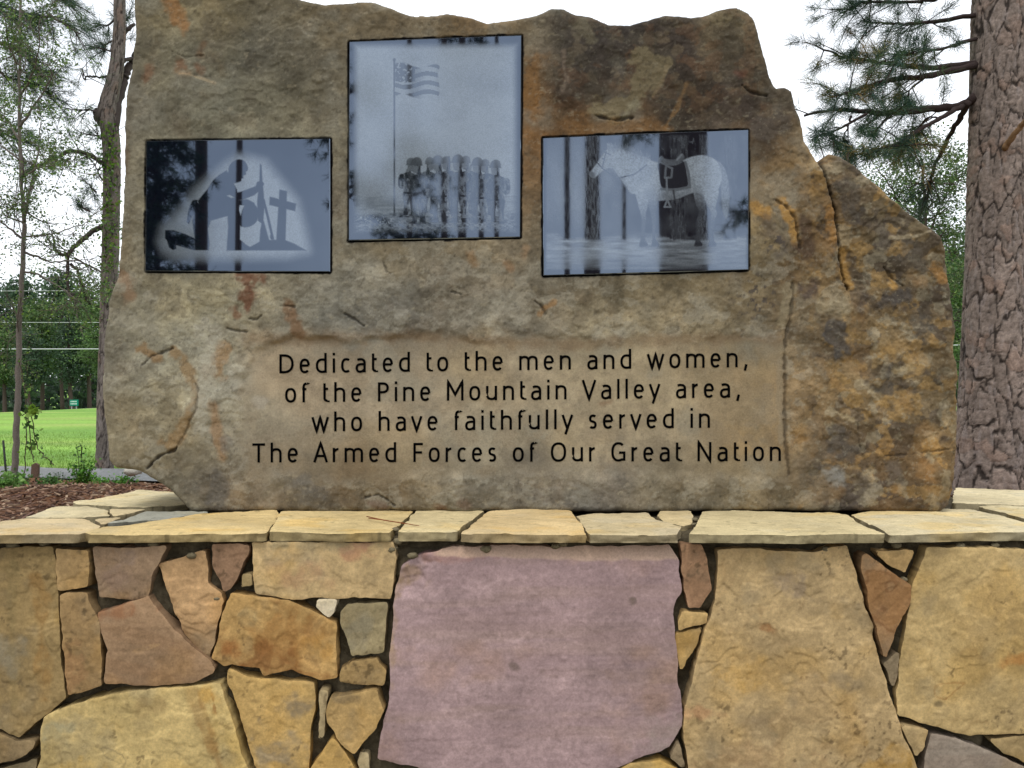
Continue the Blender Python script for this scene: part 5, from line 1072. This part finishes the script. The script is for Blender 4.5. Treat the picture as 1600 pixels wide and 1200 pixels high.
BRI = [(84, 140, 48), (104, 158, 60), (70, 122, 42), (120, 160, 70)]
plant('bright green bush by the foot of the crooked pine, left of its trunk', 128, 752, 5.3, 44, 46, 520, .022, BRI)
plant('spreading green plant in the mulch by the lower left corner of the boulder', 180, 752, 5.1, 66, 26, 620, .020, BRI)
plant('tallest thin weed with dark leaves standing above the bushes left of the crooked pine', 127, 745, 5.5, 16, 62, 60, .022, [(52, 84, 40), (70, 104, 50)])
plant('dull green plant between the sapling and the bright green bush', 76, 762, 5.1, 36, 20, 260, .020, [(80, 122, 58), (96, 132, 70)])
plant('thin greyish weed at the edge of the gravel path', 97, 756, 5.3, 24, 22, 80, .016, [(92, 118, 84), (104, 128, 92)])
plant('pale green ferny plant at the left edge below the sapling', 12, 790, 4.4, 48, 26, 300, .026, [(112, 156, 70), (96, 140, 62), (130, 164, 88)])
plant('dark green clump around the foot of the sapling', 26, 772, 4.9, 44, 24, 300, .022, [(70, 106, 50), (84, 122, 58)])
plant('tiny yellow green seedling in the mulch below the dull green plant', 98, 784, 4.6, 16, 12, 60, .016, [(120, 140, 60)])
# vine hanging beside the sapling
vx = (50-800)*5.1/F; vn = empty('hanging_vine', (vx, 5.1, gzs(vx, 5.1)), 'leafy vine hanging beside the sapling trunk', 'vine'); w = MB(); g = MB(); pts = []
for pl in ([(38, 752), (40, 700), (42, 660), (38, 610), (30, 560)], [(44, 610), (50, 655), (56, 690), (66, 710), (84, 726)], [(34, 650), (46, 638), (56, 632)], [(42, 640), (48, 690), (53, 722)]):
    s = limb(pl, 5.1); w.tube(s, .003, lin((84, 74, 62)), 5, cap=False); pts.append(s)
src = np.concatenate(pts[1:]+[pts[0][4:]]); n = 90; g.leaves(src[rng.integers(len(src), size=n)]+rng.normal(0, .014, (n, 3)), rng.uniform(.018, .042, n), lin(np.array([(62, 96, 46), (84, 116, 56), (110, 142, 58)], float))[rng.integers(3, size=n)], .2, .75)
g.leaves(np.array([P3(54, 642, 5.08)]*16)+rng.normal(0, .018, (16, 3)), .05, lin((128, 160, 60)), .6, .7)
w.build('stem', M_bark, vn); g.build('foliage', M_leaf, vn, False)
# stake, wooden marker, pale stone in the mulch
st = MB(); a1 = P3(12, 762, 5.0); a1[2] = gzs(a1[0], 5.0)-.02; a2 = P3(5, 688, 5.0); st.tube([a1, a2], .006, lin((58, 62, 56)), 6)
for q in (.3, .6, .85): c = a1+(a2-a1)*q; st.tube([c, c+[.012, -.004, .006]], .0025, lin((58, 62, 56)), 5)
o = st.build('metal_stake', M_bark, None, loc=a1); tag(o, 'thin dark metal stake leaning at the left edge beside the sapling', 'stake')
mk = empty('wooden_marker', P3(55, 752, 5.2), 'small weathered brown wooden marker standing by the gravel path', 'marker'); m1 = MB(); p = P3(55, 735, 5.2); m2 = MB()
V = [[-.024, 0, -.042], [.022, 0, -.044], [.024, 0, .034], [.004, 0, .046], [-.018, 0, .034]]; V = np.array(V); V = np.vstack([V+[0, -.009, 0], V+[0, .009, 0]])+p
m1.add(V, lin((104, 84, 72)), Q=[[i, (i+1) % 5, 5+(i+1) % 5, 5+i] for i in range(5)], T=[[0, 2, 1], [0, 3, 2], [0, 4, 3], [5, 6, 7], [5, 7, 8], [5, 8, 9]])
zb = gzs(p[0], 5.2); m2.tube([[p[0], 5.212, zb-.03], [p[0], 5.212, p[2]-.01]], .006, lin((84, 70, 60)), 6); m1.build('board', M_bark, mk, False); m2.build('post', M_bark, mk)
rk = slab('pale_rock', polym([(188, 737), (196, 731), (208, 733), (214, 741), (200, 746)], 5.0), 'front', 5.0, .008, .10, .02, lambda u, v, d: fbm(u*20, v*20, 3, 5)*.01, lambda u, v, d: np.repeat(lin((168, 164, 152))[None], len(u), 0)*(1+.2*fbm(u*30, v*30, 3, 6))[:, None], M_stone, None, (.006, 20), 5, 2, P3(200, 744, 5.0)); tag(rk, 'pale grey rock lying among the plants near the lower left corner of the boulder', 'rock')
# ---------------------------------------------------------------- far things
def far_tree(name, label, x, Y, ytop, wd, tones, kind, n=3200, grp='trees across the field', trunk_w=.16, low=.3):
    X = (x-800)*Y/F; z0 = gzs(X, Y); H = CAMZ-(ytop-600)*Y/F-z0; o = empty(name, (X, Y, z0), label, 'tree', grp); w = MB(); g = MB()
    lean = rng.normal(0, .2, 2); s = spline([[X, Y, z0-.2], [X+lean[0], Y, z0+H*.5], [X+lean[0]*.6, Y+lean[1], z0+H*.97]], 6); w.tube(s, np.linspace(trunk_w, .03, len(s)), lin((84, 72, 68)), 7, .15)
    Wm = wd*Y/F*.5; cen = []; 
    for k in range(46 if kind == 'pine' else 34):
        t = low+(1-low)*rng.random()**.8; prof = (math.sin(min(1, (t-low)/(1-low)*1.05)*math.pi*.92+.25)*.9+.12) if kind == 'pine' else math.sqrt(max(.05, 1-((t-low)/(1-low)*1.9-.85)**2))
        a_ = rng.uniform(0, 2*np.pi); q = Wm*prof*rng.uniform(.15, 1); b = np.array([X+lean[0]*.6*t, Y, z0+H*t*.97]); e = b+[q*math.cos(a_), q*math.sin(a_), rng.uniform(-.02, .08)*H]
        w.tube([b-[0, 0, .04*H], (b+e)/2, e], [.05, .03, .015], lin((74, 64, 60)), 4, cap=False); cen.append(np.r_[e, rng.uniform(.5, 1.2)])
        cen.append(np.r_[(b*.4+e*.6), rng.uniform(.5, 1.1)])
    cen = np.array(cen); pk = rng.integers(len(cen), size=n); B = cen[pk, :3]+rng.normal(0, 1, (n, 3))*np.array([.085, .085, .045])*H*.9*rng.uniform(.5, 1.1, (n, 1))
    sh = cen[pk, 3:4]; c = lin(np.array(tones, float))[rng.integers(len(tones), size=n)]*sh*rng.uniform(.7, 1.3, (n, 1))
    g.leaves(B, rng.uniform(.6, 1.4, n)*H*.024, c, .2, .6)
    w.build('trunk', M_bark, o); g.build('crown', M_leaf, o, False); return o
FP = [(74, 100, 72), (86, 112, 78), (68, 94, 70)]; FG = [(92, 120, 66), (104, 132, 72), (82, 110, 62)]; FD = [(66, 90, 66), (76, 100, 74)]  # far foliage tones lightened, distance haze painted into the greens
FAR = [(-70, 62, 440, 90, FP, 'pine'), (-15, 66, 452, 76, FD, 'pine'), (30, 70, 428, 84, FP, 'pine'), (66, 60, 470, 64, FG, 'round'), (98, 66, 432, 90, FP, 'pine'), (140, 58, 458, 68, FG, 'round'), (158, 52, 478, 72, FG, 'round'), (48, 56, 520, 60, FD, 'round'), (8, 58, 525, 54, FG, 'round'), (112, 57, 505, 62, FD, 'round'), (215, 64, 450, 90, FP, 'pine'),
       (1500, 46, 430, 60, FG, 'round'), (1485, 60, 400, 80, FP, 'pine'), (1530, 58, 380, 70, FP, 'pine'), (1600, 52, 400, 80, FD, 'pine'), (1650, 60, 420, 90, FG, 'round'), (1512, 40, 540, 46, FG, 'round')]
FLAB = ['tall pine cut by the left edge of the photo, across the field', 'dark narrow pine behind the slender sapling, across the field', 'tallest round topped pine right of the sapling trunk, across the field', 'light green tree between two tall pines, across the field', 'broad pine with a flat top in the middle of the far left woods', 'light green bushy tree beside the trunk of the crooked pine, across the field', 'leafy green tree next to the left edge of the boulder, across the field', 'low dark tree in front of the far left woods', 'low light green tree behind the sapling trunk at the field edge', 'low dark tree behind the green road sign', 'tall pine behind the left part of the boulder',
        'green tree showing between the boulder and the plated pine trunk', 'tall far pine just right of the boulder edge', 'far pine mostly behind the plated pine trunk', 'dark far pine at the right edge of the photo', 'far green tree cut by the right edge of the photo', 'low bright green tree low between the boulder and the plated trunk']
for (x, Y, yt, wd, tn, kd), lb in zip(FAR, FLAB): far_tree('pine_tree' if kd == 'pine' else 'leafy_tree', lb, x, Y, yt, wd, tn, kd, 6000)
fm = MB(); n = 42000; X = rng.uniform(-75, 75, n); Y = rng.uniform(68, 92, n); zt = 5.5+1.8*fbm(X/9, Y*0, 3, 4); Z = gz(X, Y)+zt*rng.random(n)**1.5
tone = lin(np.array(FD+FP+[(60, 74, 66)], float))[rng.integers(6, size=n)]*rng.uniform(.4, 1.1, (n, 1)); fm.leaves(np.stack([X, Y, Z], 1), rng.uniform(.4, .9, n), tone, .2, .7)
for _ in range(40):
    x_ = rng.uniform(-70, 70); y_ = rng.uniform(64, 84); h_ = rng.uniform(4, 8); fm.tube([[x_, y_, -.2], [x_+rng.normal(0, .2), y_, h_]], [rng.uniform(.10, .2), .08], lin((78, 72, 72))*rng.uniform(.6, 1.3), 6)
tag(fm.build('far_woods', M_leaf, None, False), kind='stuff')
# cables across the field, the white post and the green road sign
for (yl, yr), lb in zip(((464, 435), (508, 498), (551, 536)), ('highest of the thin cables spanning the field behind the boulder', 'middle one of the thin cables spanning the field behind the boulder', 'lowest and thickest white cable spanning the field behind the boulder')):
    A_ = P3(-900, yl-8, 34); B_ = P3(2500, yr-8, 34); t_ = np.linspace(0, 1, 30)[:, None]; s = A_+(B_-A_)*t_; s[:, 2] -= .35*4*(t_*(1-t_))[:, 0]*.6
    m_ = MB(); m_.tube(s, .022 if yl > 540 else .011, lin((190, 192, 196)), 5, cap=False); o = m_.build('overhead_cable', M_chip, None, loc=A_); tag(o, lb, 'cable', 'cables over the field')
for xx in (-900, 2500):
    A_ = P3(xx, 440, 34.15); z0 = gzs(A_[0], 34.15); m_ = MB(); m_.tube([[A_[0], 34.15, z0-.3], [A_[0], 34.15, 7.2]], [.15, .10], lin((110, 96, 84)), 10); m_.box((A_[0], 34.1, 6.6), (1.6, .1, .12), lin((104, 90, 78)))
    o = m_.build('utility_pole', M_bark, None, loc=(A_[0], 34.15, z0)); tag(o, 'wooden utility pole beyond the left side carrying the cables' if xx < 0 else 'wooden utility pole beyond the right side carrying the cables', 'utility pole')
wp = MB(); a1 = P3(156, 640, 30); a1[2] = gzs(a1[0], 30)-.05; a2 = P3(156, 584, 30); wp.tube([a1, a2], .035, lin((222, 224, 222)), 10); wp.tube([a2, a2+[0, 0, .03]], [.042, .02], lin((200, 202, 200)), 10)
o = wp.build('white_post', M_chip, None, loc=a1); tag(o, 'slim white post in the field next to the left edge of the boulder', 'post')
SY = 48.0; gs = empty('road_sign', P3(115, 640, SY), 'small green road sign on two posts beside the far road', 'road sign'); q0 = P3(109, 634, SY); q1 = P3(122.5, 624.5, SY); b_ = MB()
b_.box(((q0[0]+q1[0])/2, SY, (q0[2]+q1[2])/2), (q1[0]-q0[0], .03, q1[2]-q0[2]), lin((0, 128, 104))); b_.build('sign_plate', M_chip, gs, False)
for zf in (.70, .32):
    b_ = MB()
    xa = q0[0]+.06
    while xa < q1[0]-.08: l_ = rng.uniform(.03, .06); b_.box((xa+l_/2, SY-.022, q0[2]+(q1[2]-q0[2])*zf), (l_, .006, .07), lin((205, 225, 215))); xa += l_+.025
    b_.build('sign_lettering', M_chip, gs, False)
for xx in (112, 119.5):
    c = P3(xx, 634, SY+.04); z0 = gzs(c[0], SY); b_ = MB(); b_.box((c[0], SY+.04, (z0-.1+q1[2])/2), (.05, .04, q1[2]-z0+.1), lin((150, 152, 150))); b_.build('post', M_chip, gs, False)
# ---------------------------------------------------------------- trees behind the viewer, seen in the polished panels
def back_tree(label, refl_x, Dd, wpx, boughs, lean=0.0, name='pine_tree'):
    X = (refl_x-800)/F*Dd; Y = 2*BY-Dd; r = wpx/F*Dd*.5; o = empty(name, (X, Y, 0), label, 'pine tree', 'pines standing opposite the memorial'); w = MB(); g = MB()
    s = spline([[X, Y, -.1], [X+lean*.5, Y, 4], [X+lean, Y, 8], [X+lean*1.2, Y, 12]], 8); w.tube(s, np.linspace(r*1.15, r*.6, len(s)), lin((92, 74, 66)), 14, .10)
    for k, (zz, ang, L) in enumerate(boughs):
        p0 = np.array([X+lean*zz/8, Y, zz]); d = np.array([math.cos(ang), math.sin(ang), .08]); c = spline([p0, p0+d*L*.5+[0, 0, .06], p0+d*L+[0, 0, -.12]], 5); w.tube(c, np.linspace(.03, .006, len(c)), lin((70, 58, 54)), 5)
        tufts(g, twigs(w, c, int(16*L), .38, lin((70, 58, 54)), .006, .15, -.1, .7), 4, .15, .011, PINE, 12)
    w.build('trunk', M_bark, o); 
    if g.V: g.build('crown', M_needle, o, False)
    return o
rb = lambda n, z0, z1, L0, L1, a0=0, a1=6.28: [(rng.uniform(z0, z1), rng.uniform(a0, a1), rng.uniform(L0, L1)) for _ in range(n)]
back_tree('pine opposite the memorial, reflected as a dark bar left of the kneeling soldier', 315, 12, 20, rb(6, 6, 11, 1, 1.8))
back_tree('thin pine opposite the memorial, reflected across the kneeling soldier', 368, 14, 10, rb(4, 7, 11, .8, 1.5), .1)
back_tree('bushy pine opposite the memorial, reflected as dark foliage across the left of the left panel', 246, 11, 9, rb(90, 2.2, 6.0, .3, .62))
back_tree('pine opposite the memorial, reflected as a narrow bar left in the horse panel', 886, 13, 9, rb(4, 7, 11, 1, 1.6))
back_tree('pine opposite the memorial, reflected as a grey bar beside the horse head', 925, 12, 25, rb(5, 6.5, 11, 1, 2))
back_tree('thin pine opposite the memorial, reflected as a thin bar across the horse neck', 975, 15, 6, rb(5, 5.4, 9, .8, 1.4))
back_tree('nearest thick pine opposite the memorial, reflected as the widest band in the horse panel', 1067, 8.5, 74, rb(5, 5, 9, 1, 2, -1.2, .6))
back_tree('distant pine opposite the memorial, reflected at the centre foot of the middle panel', 694, 16, 11, rb(4, 9, 12, 1, 1.5))
back_tree('leafy pine opposite the memorial, reflected as foliage at left in the middle panel', 640, 16, 9, rb(26, 4.0, 6.0, .4, .75))
back_tree('distant pine opposite the memorial, reflected at the right foot of the middle panel', 776, 19, 8, rb(4, 10, 12, 1, 1.5))
back_tree('pine opposite the memorial, reflected low in the middle panel', 722, 17, 14, rb(6, 8, 12, 1, 1.8))
back_tree('slim pine opposite the memorial, reflected low at right in the middle panel', 752, 18, 9, rb(5, 8.5, 12, 1, 1.6))
back_tree('leafy pine opposite the memorial, reflected at the right edge of the left panel', 540, 13, 8, rb(9, 4.4, 6.5, .4, .8))
back_tree('bushy pine opposite the memorial, reflected at the right of the horse panel', 1215, 13, 9, rb(22, 2.0, 4.2, .5, 1.0))
